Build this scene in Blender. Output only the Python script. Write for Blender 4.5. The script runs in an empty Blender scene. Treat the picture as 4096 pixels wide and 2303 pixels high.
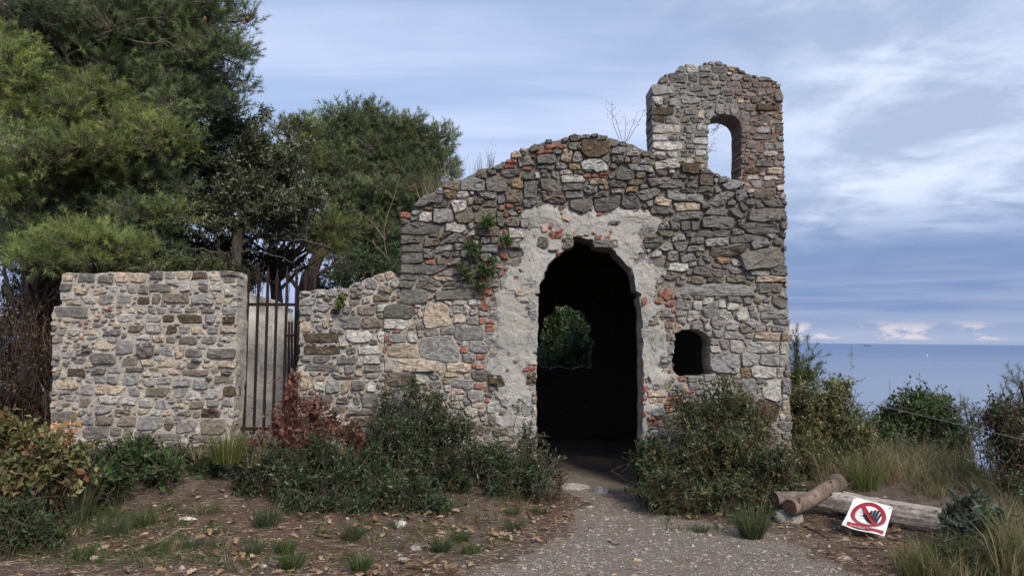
import bpy, math, random
import numpy as np
from mathutils import Vector, Matrix
from mathutils.geometry import delaunay_2d_cdt

# ------------------------------------------------------------------ camera
F = 3082.0                      # focal length in pixels of the 4096 px wide photograph
PITCH = math.atan(203.5 / F)
ROLL = math.radians(0.53)
EYE = 1.6
cp, sp = math.cos(PITCH), math.sin(PITCH)
cr, sr = math.cos(ROLL), math.sin(ROLL)
scene = bpy.context.scene
cam_data = bpy.data.cameras.new("camera")
cam = bpy.data.objects.new("camera", cam_data)
scene.collection.objects.link(cam)
R_ = Vector((1, 0, 0)); U_ = Vector((0, -sp, cp)); FW = Vector((0, cp, sp))
cx_ = R_ * cr + U_ * sr
cy_ = R_ * -sr + U_ * cr
M = Matrix.Identity(4)
for i in range(3):
    M[i][0] = cx_[i]; M[i][1] = cy_[i]; M[i][2] = -FW[i]
M[0][3], M[1][3], M[2][3] = 0, 0, EYE
cam.matrix_world = M
cam_data.sensor_width = 36.0
cam_data.lens = F / 4096.0 * 36.0
cam_data.clip_start = 0.05
cam_data.clip_end = 90000
scene.camera = cam

# ------------------------------------------------------------------ light
SUN_DIR = Vector((0.42, -0.76, 0.70)).normalized()      # towards the sun: behind the camera, a little to the right
sun_data = bpy.data.lights.new("sun", "SUN")
sun_data.energy = 3.3
sun_data.angle = math.radians(18)
sun_data.color = (1.0, 0.905, 0.77)
sun = bpy.data.objects.new("sun", sun_data)
sun.rotation_euler = SUN_DIR.to_track_quat('Z', 'Y').to_euler()
scene.collection.objects.link(sun)
scene.view_settings.view_transform = 'Standard'
scene.view_settings.look = 'None'
scene.view_settings.exposure = 0.36
scene.view_settings.gamma = 1.0
scene.view_settings.use_curve_mapping = False
scene.cycles.max_bounces = 5
scene.cycles.diffuse_bounces = 3
scene.cycles.glossy_bounces = 2
scene.cycles.transmission_bounces = 2
scene.cycles.transparent_max_bounces = 4
scene.cycles.use_denoising = True


class NT:
    """a few shortcuts for building node trees"""
    def __init__(s, tree):
        s.t = tree; s.n = tree.nodes; s.l = tree.links
    def node(s, typ, **kw):
        nd = s.n.new(typ)
        for k, v in kw.items():
            setattr(nd, k, v)
        return nd
    def put(s, sock, v):
        if hasattr(v, 'is_linked') or isinstance(v, bpy.types.NodeSocket):
            s.l.new(v, sock)
        elif v is not None:
            if hasattr(sock.default_value, '__len__') and not hasattr(v, '__len__'):
                v = (v,) * len(sock.default_value)
            if hasattr(sock.default_value, '__len__') and len(sock.default_value) == 4 and len(v) == 3:
                v = (*v, 1)
            sock.default_value = v
    def math(s, op, a, b=None, c=None, clamp=False):
        nd = s.node('ShaderNodeMath', operation=op, use_clamp=clamp)
        s.put(nd.inputs[0], a)
        if b is not None: s.put(nd.inputs[1], b)
        if c is not None: s.put(nd.inputs[2], c)
        return nd.outputs[0]
    def smooth(s, v, a, b, lo=0.0, hi=1.0):
        nd = s.node('ShaderNodeMapRange', interpolation_type='SMOOTHSTEP')
        s.put(nd.inputs[0], v); s.put(nd.inputs[1], a); s.put(nd.inputs[2], b); s.put(nd.inputs[3], lo); s.put(nd.inputs[4], hi)
        return nd.outputs[0]
    def mix(s, f, a, b, mode='MIX'):
        nd = s.node('ShaderNodeMix', data_type='RGBA', blend_type=mode)
        s.put(nd.inputs[0], f); s.put(nd.inputs[6], a); s.put(nd.inputs[7], b)
        return nd.outputs[2]
    def noise(s, vec, scale, detail=4.0, rough=0.55, dist=0.0):
        nd = s.node('ShaderNodeTexNoise')
        s.put(nd.inputs['Vector'], vec); nd.inputs['Scale'].default_value = scale
        nd.inputs['Detail'].default_value = detail; nd.inputs['Roughness'].default_value = rough
        nd.inputs['Distortion'].default_value = dist
        return nd.outputs['Fac']
    def scaled(s, vec, sc):
        nd = s.node('ShaderNodeVectorMath', operation='MULTIPLY')
        s.put(nd.inputs[0], vec); nd.inputs[1].default_value = sc
        return nd.outputs[0]
    def xyz(s, x, y, z):
        nd = s.node('ShaderNodeCombineXYZ')
        s.put(nd.inputs[0], x); s.put(nd.inputs[1], y); s.put(nd.inputs[2], z)
        return nd.outputs[0]


def make_world():
    w = bpy.data.worlds.new("World"); scene.world = w
    w.use_nodes = True
    w.node_tree.nodes.clear()
    k = NT(w.node_tree)
    tc = k.node('ShaderNodeTexCoord').outputs['Generated']
    sep = k.node('ShaderNodeSeparateXYZ'); k.l.new(tc, sep.inputs[0])
    x, y, z = sep.outputs
    sky = k.node('ShaderNodeTexSky', sky_type='NISHITA')
    sky.sun_disc = False
    sky.sun_elevation = math.asin(SUN_DIR.z)
    sky.sun_rotation = math.atan2(SUN_DIR.x, SUN_DIR.y)
    sky.altitude = 120; sky.air_density = 1.0; sky.dust_density = 1.2; sky.ozone_density = 2.0
    bg1 = k.node('ShaderNodeBackground'); k.l.new(sky.outputs[0], bg1.inputs[0]); bg1.inputs[1].default_value = 0.10
    # clouds lie on a flat layer: project the view direction onto it
    zc = k.math('MAXIMUM', z, 0.0)
    den = k.math('ADD', zc, 0.16)
    px = k.math('DIVIDE', x, den); py = k.math('DIVIDE', y, den)
    layer = k.xyz(px, py, 0.0)
    n1 = k.noise(k.scaled(layer, (0.9, 1.0, 1)), 1.1, 7, 0.6, 0.25)
    n2 = k.noise(k.scaled(k.xyz(k.math('ADD', px, k.math('MULTIPLY', py, 0.35)), py, 0.0), (0.9, 1.25, 1)), 2.6, 7, 0.58, 0.6)
    n3 = k.noise(k.scaled(k.xyz(k.math('ADD', px, k.math('MULTIPLY', py, 0.55)), py, 0.0), (0.35, 2.2, 1)), 1.2, 6, 0.55, 0.4)
    east = k.smooth(x, -0.02, 0.42)
    cover = k.math('ADD', k.math('MULTIPLY', k.math('SUBTRACT', n1, 0.5), 1.7), k.math('MULTIPLY', east, 0.95), clamp=True)
    cirrus = k.smooth(n3, 0.34, 0.74, 0.55, 0.95)
    puff = k.noise(k.xyz(k.math('MULTIPLY', x, 5.5), k.math('MULTIPLY', y, 5.5), k.math('ADD', k.math('MULTIPLY', z, 13.0), k.math('MULTIPLY', x, -2.5))), 1.0, 6, 0.58, 0.25)
    shade = k.smooth(k.math('ADD', k.math('MULTIPLY', n2, 0.45), k.math('MULTIPLY', puff, 0.55)), 0.40, 0.60)
    cloud = k.mix(shade, (0.36, 0.43, 0.595, 1), (0.62, 0.69, 0.86, 1))
    haze = k.mix(k.smooth(n3, 0.3, 0.75), (0.425, 0.53, 0.78, 1), (0.58, 0.645, 0.86, 1))
    col = k.mix(cover, haze, cloud)
    # darker, bluer layer low over the sea, a pale rim along the horizon
    zj = k.math('ADD', z, k.math('MULTIPLY', k.math('SUBTRACT', n2, 0.5), 0.05))
    low = k.smooth(zj, 0.19, 0.10)
    col = k.mix(k.math('MULTIPLY', low, k.smooth(east, 0.0, 1.0, 0.35, 0.92)), col, (0.155, 0.235, 0.43, 1))
    # long pale strips between 1 and 4 degrees
    strip = k.noise(k.xyz(k.math('MULTIPLY', x, 3.2), k.math('MULTIPLY', y, 3.2), k.math('MULTIPLY', z, 62.0)), 1.0, 5, 0.55, 0.3)
    sm = k.math('MULTIPLY', k.smooth(strip, 0.42, 0.66), k.smooth(z, 0.115, 0.06))
    col = k.mix(k.math('MULTIPLY', sm, 0.6), col, (0.33, 0.375, 0.53, 1))
    rim = k.smooth(z, 0.05, 0.0)
    col = k.mix(k.math('MULTIPLY', rim, 0.6), col, (0.36, 0.41, 0.54, 1))
    # small lit cumulus heads just above the horizon
    cu = k.noise(k.xyz(k.math('MULTIPLY', x, 22.0), k.math('MULTIPLY', y, 22.0), k.math('MULTIPLY', z, 60.0)), 1.0, 5, 0.62, 0.1)
    cum = k.math('MULTIPLY', k.smooth(cu, 0.49, 0.62), k.math('MULTIPLY', k.smooth(z, 0.002, 0.006), k.smooth(z, 0.028, 0.014)))
    col = k.mix(k.math('MULTIPLY', cum, 0.65), col, (0.72, 0.64, 0.63, 1))
    bg2 = k.node('ShaderNodeBackground'); k.l.new(col, bg2.inputs[0]); bg2.inputs[1].default_value = 1.0
    mx = k.node('ShaderNodeMixShader')
    fac = k.math('MAXIMUM', cover, cirrus)
    fac = k.math('MAXIMUM', fac, low)
    k.put(mx.inputs[0], fac)
    k.l.new(bg1.outputs[0], mx.inputs[1]); k.l.new(bg2.outputs[0], mx.inputs[2])
    out = k.node('ShaderNodeOutputWorld'); k.l.new(mx.outputs[0], out.inputs[0])

make_world()
rng = np.random.default_rng(11)
random.seed(11)

# ------------------------------------------------------------------ helpers
def ray(u, v):
    dx, dy = u - 2048.0, 1151.5 - v
    lx = dx * cr - dy * sr
    ly = dx * sr + dy * cr
    return np.array([lx / F, cp - ly / F * sp, sp + ly / F * cp])

def at_y(u, v, Y):
    """where the line of sight through a photo pixel meets the vertical plane y = Y"""
    d = ray(u, v); t = Y / d[1]
    return np.array([d[0] * t, Y, EYE + d[2] * t])

def at_z(u, v, Z=0.0):
    d = ray(u, v); t = (Z - EYE) / d[2]
    return np.array([d[0] * t, d[1] * t, Z])

def _hash(ix, iy, iz, seed):
    h = (ix.astype(np.int64) * 374761393 + iy.astype(np.int64) * 668265263 + iz.astype(np.int64) * 2147483647 + seed * 1274126177) & 0xFFFFFFFF
    h = ((h ^ (h >> 13)) * 1274126177) & 0xFFFFFFFF
    h = h ^ (h >> 16)
    return (h & 0xFFFF) / 65535.0

def vnoise(p, seed=0):
    p = np.asarray(p, float)
    i = np.floor(p); f = p - i; f = f * f * (3 - 2 * f)
    i = i.astype(np.int64); r = 0
    for a in (0, 1):
        wa = f[:, 0] if a else 1 - f[:, 0]
        for b in (0, 1):
            wb = f[:, 1] if b else 1 - f[:, 1]
            for c in (0, 1):
                wc = f[:, 2] if c else 1 - f[:, 2]
                r = r + wa * wb * wc * _hash(i[:, 0] + a, i[:, 1] + b, i[:, 2] + c, seed)
    return r

def fbm(p, octaves=3, seed=0):
    p = np.asarray(p, float); r = 0; a = 0.5; t = 0
    for o in range(octaves):
        r = r + a * vnoise(p * 2 ** o + 17.3 * o, seed + o); t += a; a *= 0.5
    return r / t - 0.5

def unit(v):
    return v / np.maximum(np.linalg.norm(v, axis=-1, keepdims=True), 1e-9)

class Geo:
    """collects vertices, colours, triangles and quads of ONE mesh"""
    def __init__(s): s.v = []; s.c = []; s.f3 = []; s.f4 = []; s.n = 0
    def add(s, v, f, c):
        v = np.asarray(v, float).reshape(-1, 3); f = np.asarray(f, np.int64)
        c = np.asarray(c, float)
        if c.ndim == 1: c = np.tile(c[:3], (len(v), 1))
        (s.f3 if f.shape[1] == 3 else s.f4).append(f + s.n)
        s.v.append(v); s.c.append(c[:, :3]); s.n += len(v)
    def mesh(s, name, origin=(0, 0, 0), smooth=False):
        me = bpy.data.meshes.new(name)
        v = np.concatenate(s.v) - np.asarray(origin, float)
        c = np.concatenate(s.c)
        f3 = np.concatenate(s.f3) if s.f3 else np.zeros((0, 3), np.int64)
        f4 = np.concatenate(s.f4) if s.f4 else np.zeros((0, 4), np.int64)
        loops = np.concatenate([f3.ravel(), f4.ravel()]).astype(np.int32)
        starts = np.concatenate([np.arange(len(f3)) * 3, len(f3) * 3 + np.arange(len(f4)) * 4]).astype(np.int32)
        me.vertices.add(len(v)); me.vertices.foreach_set('co', v.astype(np.float32).ravel())
        me.loops.add(len(loops)); me.loops.foreach_set('vertex_index', loops)
        me.polygons.add(len(starts)); me.polygons.foreach_set('loop_start', starts)
        me.update(calc_edges=True)
        at = me.color_attributes.new('Col', 'FLOAT_COLOR', 'POINT')
        at.data.foreach_set('color', np.concatenate([c, np.ones((len(c), 1))], 1).astype(np.float32).ravel())
        me.polygons.foreach_set('use_smooth', np.full(len(starts), smooth))
        me.validate()
        return me

COL = scene.collection
def link(name, me, mat=None, parent=None, loc=(0, 0, 0)):
    o = bpy.data.objects.new(name, me)
    COL.objects.link(o)
    o.location = tuple(float(q) for q in loc)
    if parent: o.parent = parent
    if mat and me and not me.materials: me.materials.append(mat)
    return o

def thing(name, label, cat, loc=(0, 0, 0), group=None):
    o = link(name, None, loc=loc)
    o.empty_display_size = 0.1
    return tag(o, label, cat, group)

def tag(o, label, cat, group=None):
    o['label'] = label; o['category'] = cat
    if group: o['group'] = group
    return o

def kind(o, k, label=None):
    o['kind'] = k
    if label: o['label'] = label
    return o

def tube(geo, pts, rad, col, sides=5, cap=False):
    pts = np.asarray(pts, float); m = len(pts)
    rad = np.broadcast_to(np.asarray(rad, float), (m,))
    t = unit(np.gradient(pts, axis=0))
    ref = np.array([0.0, 0.0, 1.0]) if abs(t[:, 2]).mean() < 0.8 else np.array([1.0, 0.0, 0.0])
    a = unit(np.cross(t, ref)); b = np.cross(t, a)
    an = np.arange(sides) * 2 * math.pi / sides
    ring = pts[:, None, :] + rad[:, None, None] * (np.cos(an)[None, :, None] * a[:, None, :] + np.sin(an)[None, :, None] * b[:, None, :])
    i = np.arange(m - 1)[:, None] * sides; j = np.arange(sides)[None, :]; j2 = (j + 1) % sides
    f = np.stack([i + j, i + j2, i + sides + j2, i + sides + j], -1).reshape(-1, 4)
    v = ring.reshape(-1, 3)
    geo.add(v, f, col)
    if cap:
        for e, s in ((0, 0), (m - 1, (m - 1) * sides)):
            c = pts[e]
            vv = np.vstack([ring[e], c])
            ff = np.array([[q, (q + 1) % sides, sides] for q in range(sides)])
            geo.add(vv, ff, col)

def bez(p0, p1, p2, n=6):
    t = np.linspace(0, 1, n)[:, None]
    return (1 - t) ** 2 * np.asarray(p0) + 2 * t * (1 - t) * np.asarray(p1) + t * t * np.asarray(p2)

def many_tubes(geo, p0, p1, p2, r0, r1, col, n=5, sides=3):
    """a lot of thin curved stems at once"""
    k = len(p0)
    t = np.linspace(0, 1, n)[None, :, None]
    pts = (1 - t) ** 2 * p0[:, None] + 2 * t * (1 - t) * p1[:, None] + t * t * p2[:, None]
    tan = unit(np.gradient(pts, axis=1))
    ref = np.where(np.abs(tan[..., 2:3]) < 0.9, np.array([0, 0, 1.0]), np.array([1.0, 0, 0]))
    a = unit(np.cross(tan, ref)); b = np.cross(tan, a)
    an = np.arange(sides) * 2 * math.pi / sides
    rr = (r0 + (r1 - r0) * np.linspace(0, 1, n))[None, :, None, None]
    ring = pts[:, :, None, :] + rr * (np.cos(an)[None, None, :, None] * a[:, :, None] + np.sin(an)[None, None, :, None] * b[:, :, None])
    base = np.arange(k)[:, None, None] * (n * sides)
    i = np.arange(n - 1)[None, :, None] * sides; j = np.arange(sides)[None, None, :]; j2 = (j + 1) % sides
    f = np.stack([base + i + j, base + i + j2, base + i + sides + j2, base + i + sides + j], -1).reshape(-1, 4)
    c = np.asarray(col, float)
    if c.ndim == 2: c = np.repeat(c, n * sides, 0)
    geo.add(ring.reshape(-1, 3), f, c)

def add_leaves(geo, P, D, L, W, C, curl=0.15):
    """one folded diamond per leaf"""
    n = len(P)
    rnd = unit(rng.normal(size=(n, 3)) + np.array([0, 0, 0.8]))
    S = unit(np.cross(D, rnd)); N = np.cross(S, D)
    L = np.broadcast_to(L, (n,))[:, None]; W = np.broadcast_to(W, (n,))[:, None]
    mid = P + D * L * 0.45
    v = np.stack([P, mid + S * W * 0.5 + N * W * curl, P + D * L - N * L * curl * 0.6, mid - S * W * 0.5 + N * W * curl], 1)
    f = np.arange(n)[:, None] * 4 + np.arange(4)[None]
    geo.add(v.reshape(-1, 3), f, np.repeat(C, 4, 0))

def add_needles(geo, P, D, L, W, C):
    n = len(P)
    S = unit(np.cross(D, rng.normal(size=(n, 3))))
    L = np.broadcast_to(L, (n,))[:, None]; W = np.broadcast_to(W, (n,))[:, None]
    v = np.stack([P - S * W * 0.5, P + S * W * 0.5, P + D * L], 1)
    f = np.arange(n)[:, None] * 3 + np.arange(3)[None]
    geo.add(v.reshape(-1, 3), f, np.repeat(C, 3, 0))

def blades(geo, base, n, h, spread, col, droop=0.5, width=0.006, var=0.25, baser=0.04, lean=(0, 0)):
    """grass blades of two segments growing from one spot"""
    base = np.asarray(base, float)
    an = rng.uniform(0, 2 * math.pi, n); rr = baser * np.sqrt(rng.uniform(0, 1, n))
    P = base + np.stack([rr * np.cos(an), rr * np.sin(an), np.zeros(n)], 1)
    out = np.stack([np.cos(an), np.sin(an), np.zeros(n)], 1)
    tilt = spread * rng.uniform(0.1, 1.0, n)[:, None]
    L = h * rng.uniform(0.45, 1.0, n)[:, None]
    D1 = unit(out * tilt + np.array([lean[0], lean[1], 1.0]))
    D2 = unit(D1 + out * droop * rng.uniform(0.2, 1, n)[:, None] - np.array([0, 0, 1.0]) * droop * tilt * rng.uniform(0.2, 1.0, n)[:, None])
    S = unit(np.cross(D1, rng.normal(size=(n, 3))))
    W = width * rng.uniform(0.6, 1.2, n)[:, None]
    m = P + D1 * L * 0.55; tip = m + D2 * L * 0.45
    v = np.stack([P - S * W * .5, P + S * W * .5, m + S * W * .4, m - S * W * .4, tip], 1)
    o = np.arange(n)[:, None] * 5
    f = np.concatenate([o + np.array([0, 1, 2]), o + np.array([0, 2, 3]), o + np.array([3, 2, 4])], 0)
    c = np.asarray(col, float)
    if c.ndim == 1: c = c[None]
    C = c[rng.integers(0, len(c), n)] * rng.uniform(1 - var, 1 + var, (n, 1))
    geo.add(v.reshape(-1, 3), f, np.repeat(C, 5, 0))

# ------------------------------------------------------------------ materials
def new_mat(name):
    m = bpy.data.materials.new(name); m.use_nodes = True
    m.node_tree.nodes.clear()
    k = NT(m.node_tree)
    out = k.node('ShaderNodeOutputMaterial')
    b = k.node('ShaderNodeBsdfPrincipled'); k.l.new(b.outputs[0], out.inputs[0])
    return m, k, b, out

def col_attr(k):
    nd = k.node('ShaderNodeAttribute'); nd.attribute_name = 'Col'
    return nd.outputs['Color']

def wpos(k):
    return k.node('ShaderNodeNewGeometry').outputs['Position']

def bump(k, b, h, strength, dist):
    nd = k.node('ShaderNodeBump'); nd.inputs['Strength'].default_value = strength; nd.inputs['Distance'].default_value = dist
    k.put(nd.inputs['Height'], h); k.l.new(nd.outputs[0], b.inputs['Normal'])

def stone_mat(name, lichen=0.5, rough_bump=0.018, layered=3.0):
    m, k, b, o = new_mat(name)
    p = wpos(k); base = col_attr(k)
    n_big = k.noise(p, 6, 3)
    n_mid = k.noise(k.scaled(p, (1, 1, layered)), 17, 6, 0.65)
    n_fine = k.noise(p, 75, 5, 0.7)
    tone = k.math('ADD', k.math('MULTIPLY', n_mid, 1.1), k.math('MULTIPLY', n_fine, 0.8))
    tone = k.smooth(tone, 0.55, 1.35, 0.55, 1.42)
    c = k.mix(1.0, base, k.xyz(tone, tone, tone), 'MULTIPLY')
    # warm iron staining and pale lichen crusts
    st = k.smooth(k.noise(p, 9, 5, 0.6), 0.52, 0.68)
    c = k.mix(k.math('MULTIPLY', st, 0.28), c, (0.19, 0.155, 0.11, 1))
    li = k.math('MULTIPLY', k.smooth(k.noise(p, 34, 6, 0.68, 0.5), 0.60, 0.66), k.smooth(k.noise(p, 3.1, 2), 0.44, 0.62))
    c = k.mix(k.math('MULTIPLY', li, lichen), c, (0.44, 0.44, 0.41, 1))
    dk = k.math('MULTIPLY', k.smooth(k.noise(p, 22, 6, 0.7), 0.50, 0.38), 0.55)
    c = k.mix(dk, c, (0.05, 0.048, 0.045, 1))
    k.l.new(c, b.inputs['Base Color']); b.inputs['Roughness'].default_value = 0.92
    b.inputs['Specular IOR Level'].default_value = 0.2
    h = k.math('ADD', k.math('MULTIPLY', n_mid, 1.0), k.math('MULTIPLY', n_fine, 0.45))
    bump(k, b, h, 0.9, rough_bump)
    return m

def tufa_mat():
    m, k, b, o = new_mat('porous_tufa')
    p = wpos(k); base = col_attr(k)
    v = k.node('ShaderNodeTexVoronoi'); k.put(v.inputs['Vector'], p); v.inputs['Scale'].default_value = 38
    n = k.noise(k.scaled(p, (1, 1, 1.8)), 24, 6, 0.75, 1.2)
    pit = k.math('MULTIPLY', k.smooth(n, 0.38, 0.62), k.smooth(v.outputs['Distance'], 0.05, 0.5, 0.5, 1.0))
    c = k.mix(pit, (0.05, 0.036, 0.022, 1), base)
    c = k.mix(k.math('MULTIPLY', k.smooth(k.noise(p, 60, 4), 0.5, 0.7), 0.5), c, (0.36, 0.29, 0.20, 1))
    k.l.new(c, b.inputs['Base Color']); b.inputs['Roughness'].default_value = 0.95
    bump(k, b, pit, 1.0, 0.03)
    return m

def brick_mat():
    m, k, b, o = new_mat('old_brick')
    p = wpos(k); base = col_attr(k)
    n = k.noise(p, 40, 5, 0.7); n2 = k.noise(p, 130, 3)
    t = k.smooth(n, 0.25, 0.75, 0.55, 1.35)
    c = k.mix(1.0, base, k.xyz(t, t, t), 'MULTIPLY')
    c = k.mix(k.math('MULTIPLY', k.smooth(k.noise(p, 26, 5), 0.55, 0.68), 0.7), c, (0.34, 0.30, 0.26, 1))
    k.l.new(c, b.inputs['Base Color']); b.inputs['Roughness'].default_value = 0.95
    bump(k, b, k.math('ADD', n, k.math('MULTIPLY', n2, 0.5)), 0.8, 0.012)
    return m

def mortar_mat(name, bumpd=0.03, pits=1.0):
    m, k, b, o = new_mat(name)
    p = wpos(k); base = col_attr(k)
    n = k.noise(p, 28, 7, 0.72); n2 = k.noise(p, 130, 4, 0.7); n3 = k.noise(p, 5, 4)
    t = k.smooth(k.math('ADD', n, k.math('MULTIPLY', n2, 0.5)), 0.45, 1.05, 0.5, 1.4)
    c = k.mix(1.0, base, k.xyz(t, t, t), 'MULTIPLY')
    c = k.mix(k.math('MULTIPLY', k.smooth(n3, 0.5, 0.7), 0.35), c, (0.13, 0.12, 0.105, 1))
    # little bits of stone and brick in the mix
    v = k.node('ShaderNodeTexVoronoi'); k.put(v.inputs['Vector'], p); v.inputs['Scale'].default_value = 70
    sepc = k.node('ShaderNodeSeparateColor'); k.l.new(v.outputs['Color'], sepc.inputs[0])
    bit = k.math('MULTIPLY', k.smooth(sepc.outputs[0], 0.86, 0.9), k.smooth(v.outputs['Distance'], 0.5, 0.3))
    c = k.mix(k.math('MULTIPLY', bit, 0.6), c, (0.30, 0.27, 0.24, 1))
    pit = k.smooth(k.noise(p, 55, 3, 0.5), 0.28, 0.36)
    c = k.mix(k.math('MULTIPLY', k.math('SUBTRACT', 1.0, pit), 0.6 * pits), c, (0.06, 0.055, 0.05, 1))
    k.l.new(c, b.inputs['Base Color']); b.inputs['Roughness'].default_value = 0.96
    b.inputs['Specular IOR Level'].default_value = 0.15
    h = k.math('ADD', k.math('ADD', n, k.math('MULTIPLY', n2, 0.35)), k.math('MULTIPLY', pit, 0.35))
    bump(k, b, h, 1.0, bumpd)
    return m

def plaster_mat():
    m, k, b, o = new_mat('lime_plaster')
    p = wpos(k); base = col_attr(k)
    n = k.noise(p, 60, 6, 0.75); n2 = k.noise(p, 220, 3, 0.6); n3 = k.noise(p, 4.5, 5, 0.6)
    t = k.smooth(n, 0.3, 0.7, 0.72, 1.22)
    c = k.mix(1.0, base, k.xyz(t, t, t), 'MULTIPLY')
    c = k.mix(k.math('MULTIPLY', k.smooth(n3, 0.48, 0.66), 0.45), c, (0.40, 0.355, 0.29, 1))
    dirt = k.smooth(k.noise(k.scaled(p, (1, 1, 0.45)), 8, 6, 0.7), 0.55, 0.72)
    c = k.mix(k.math('MULTIPLY', dirt, 0.5), c, (0.20, 0.195, 0.185, 1))
    damp = k.smooth(k.noise(k.scaled(p, (1, 1, 0.6)), 2.6, 5, 0.65), 0.46, 0.62)
    c = k.mix(k.math('MULTIPLY', damp, 0.35), c, (0.235, 0.228, 0.215, 1))
    # hairline cracks and missing flakes
    v = k.node('ShaderNodeTexVoronoi', feature='DISTANCE_TO_EDGE')
    wob = k.node('ShaderNodeVectorMath', operation='ADD'); k.l.new(p, wob.inputs[0])
    nz = k.node('ShaderNodeTexNoise'); k.l.new(p, nz.inputs['Vector']); nz.inputs['Scale'].default_value = 6; nz.inputs['Detail'].default_value = 6
    sc = k.scaled(nz.outputs['Color'], (0.35, 0.35, 0.35)); k.l.new(sc, wob.inputs[1])
    k.put(v.inputs['Vector'], wob.outputs[0]); v.inputs['Scale'].default_value = 3.4
    crack = k.math('MULTIPLY', k.smooth(v.outputs['Distance'], 0.008, 0.002), k.smooth(k.noise(p, 2.6, 2), 0.52, 0.60, 0.0, 0.8))
    pit = k.smooth(k.noise(p, 24, 4, 0.6), 0.335, 0.30)
    dark = k.math('MAXIMUM', crack, pit)
    c = k.mix(k.math('MULTIPLY', dark, 0.8), c, (0.055, 0.05, 0.048, 1))
    k.l.new(c, b.inputs['Base Color']); b.inputs['Roughness'].default_value = 0.96
    b.inputs['Specular IOR Level'].default_value = 0.12
    h = k.math('ADD', k.math('MULTIPLY', n, 0.8), k.math('MULTIPLY', n2, 0.25))
    h = k.math('SUBTRACT', h, k.math('MULTIPLY', dark, 0.9))
    bump(k, b, h, 1.0, 0.016)
    return m

def leaf_mat(name, trans=0.25, rough=0.5, spec=0.35):
    m, k, b, o = new_mat(name)
    base = col_attr(k)
    k.l.new(base, b.inputs['Base Color']); b.inputs['Roughness'].default_value = rough
    b.inputs['Specular IOR Level'].default_value = spec
    tr = k.node('ShaderNodeBsdfTranslucent')
    c2 = k.mix(1.0, base, (1.3, 1.25, 0.6, 1), 'MULTIPLY'); k.l.new(c2, tr.inputs[0])
    mx = k.node('ShaderNodeMixShader'); mx.inputs[0].default_value = trans
    k.l.new(b.outputs[0], mx.inputs[1]); k.l.new(tr.outputs[0], mx.inputs[2]); k.l.new(mx.outputs[0], o.inputs[0])
    return m

def bark_mat(name='bark', sx=(14, 14, 3), d=0.02):
    m, k, b, o = new_mat(name)
    p = wpos(k); base = col_attr(k)
    n = k.noise(k.scaled(p, sx), 1.6, 6, 0.7); n2 = k.noise(p, 9, 4)
    t = k.smooth(n, 0.28, 0.72, 0.45, 1.5)
    c = k.mix(1.0, base, k.xyz(t, t, t), 'MULTIPLY')
    c = k.mix(k.math('MULTIPLY', k.smooth(n2, 0.5, 0.7), 0.4), c, (0.07, 0.045, 0.03, 1))
    k.l.new(c, b.inputs['Base Color']); b.inputs['Roughness'].default_value = 0.9
    bump(k, b, n, 0.9, d)
    return m

def plain_mat(name, rough=0.8, metal=0.0, nscale=40, amount=0.3, bd=0.003, spec=0.3):
    m, k, b, o = new_mat(name)
    p = wpos(k); base = col_attr(k)
    n = k.noise(p, nscale, 5, 0.65)
    t = k.smooth(n, 0.25, 0.75, 1 - amount, 1 + amount)
    c = k.mix(1.0, base, k.xyz(t, t, t), 'MULTIPLY')
    k.l.new(c, b.inputs['Base Color']); b.inputs['Roughness'].default_value = rough
    b.inputs['Metallic'].default_value = metal; b.inputs['Specular IOR Level'].default_value = spec
    if bd: bump(k, b, n, 0.7, bd)
    return m

MAT = dict(
    stone=stone_mat('rubble_stone', 0.75, 0.022, 3.0),
    stone_bell=stone_mat('squared_stone', 0.25, 0.016, 1.5),
    stone_wall=stone_mat('garden_wall_stone', 0.45, 0.014, 1.8),
    tufa=tufa_mat(), brick=brick_mat(),
    mortar=mortar_mat('lime_mortar', 0.035), mortar_flush=mortar_mat('flush_mortar', 0.03, 0.6),
    plaster=plaster_mat(),
    leaf=leaf_mat('leathery_leaf', 0.25, 0.42, 0.4), soft_leaf=leaf_mat('soft_leaf', 0.3, 0.55, 0.3),
    needle=leaf_mat('pine_needle', 0.30, 0.55, 0.3), grass=leaf_mat('grass_blade', 0.3, 0.6, 0.2),
    bark=bark_mat(), log=bark_mat('peeled_log', (9, 9, 9), 0.012), twig=plain_mat('twig_bark', 0.85, 0, 30, 0.35, 0.002),
    wood=bark_mat('weathered_wood', (2.2, 30, 30), 0.008),
    rust=plain_mat('rusty_iron', 0.72, 0.25, 60, 0.5, 0.004),
    rock=stone_mat('loose_rock', 0.2, 0.012, 1.5), pebble=plain_mat('pebble', 0.9, 0, 60, 0.25, 0.002),
    litter=leaf_mat('dry_leaf', 0.2, 0.7, 0.2), paint=plain_mat('sign_paint', 0.30, 0, 16, 0.16, 0.0, 0.5),
    wire=plain_mat('wire', 0.5, 0.3, 50, 0.1, 0, 0.4),
)

# ------------------------------------------------------------------ ground and sea
def S01(t):
    t = np.clip(t, 0, 1); return t * t * (3 - 2 * t)

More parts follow.
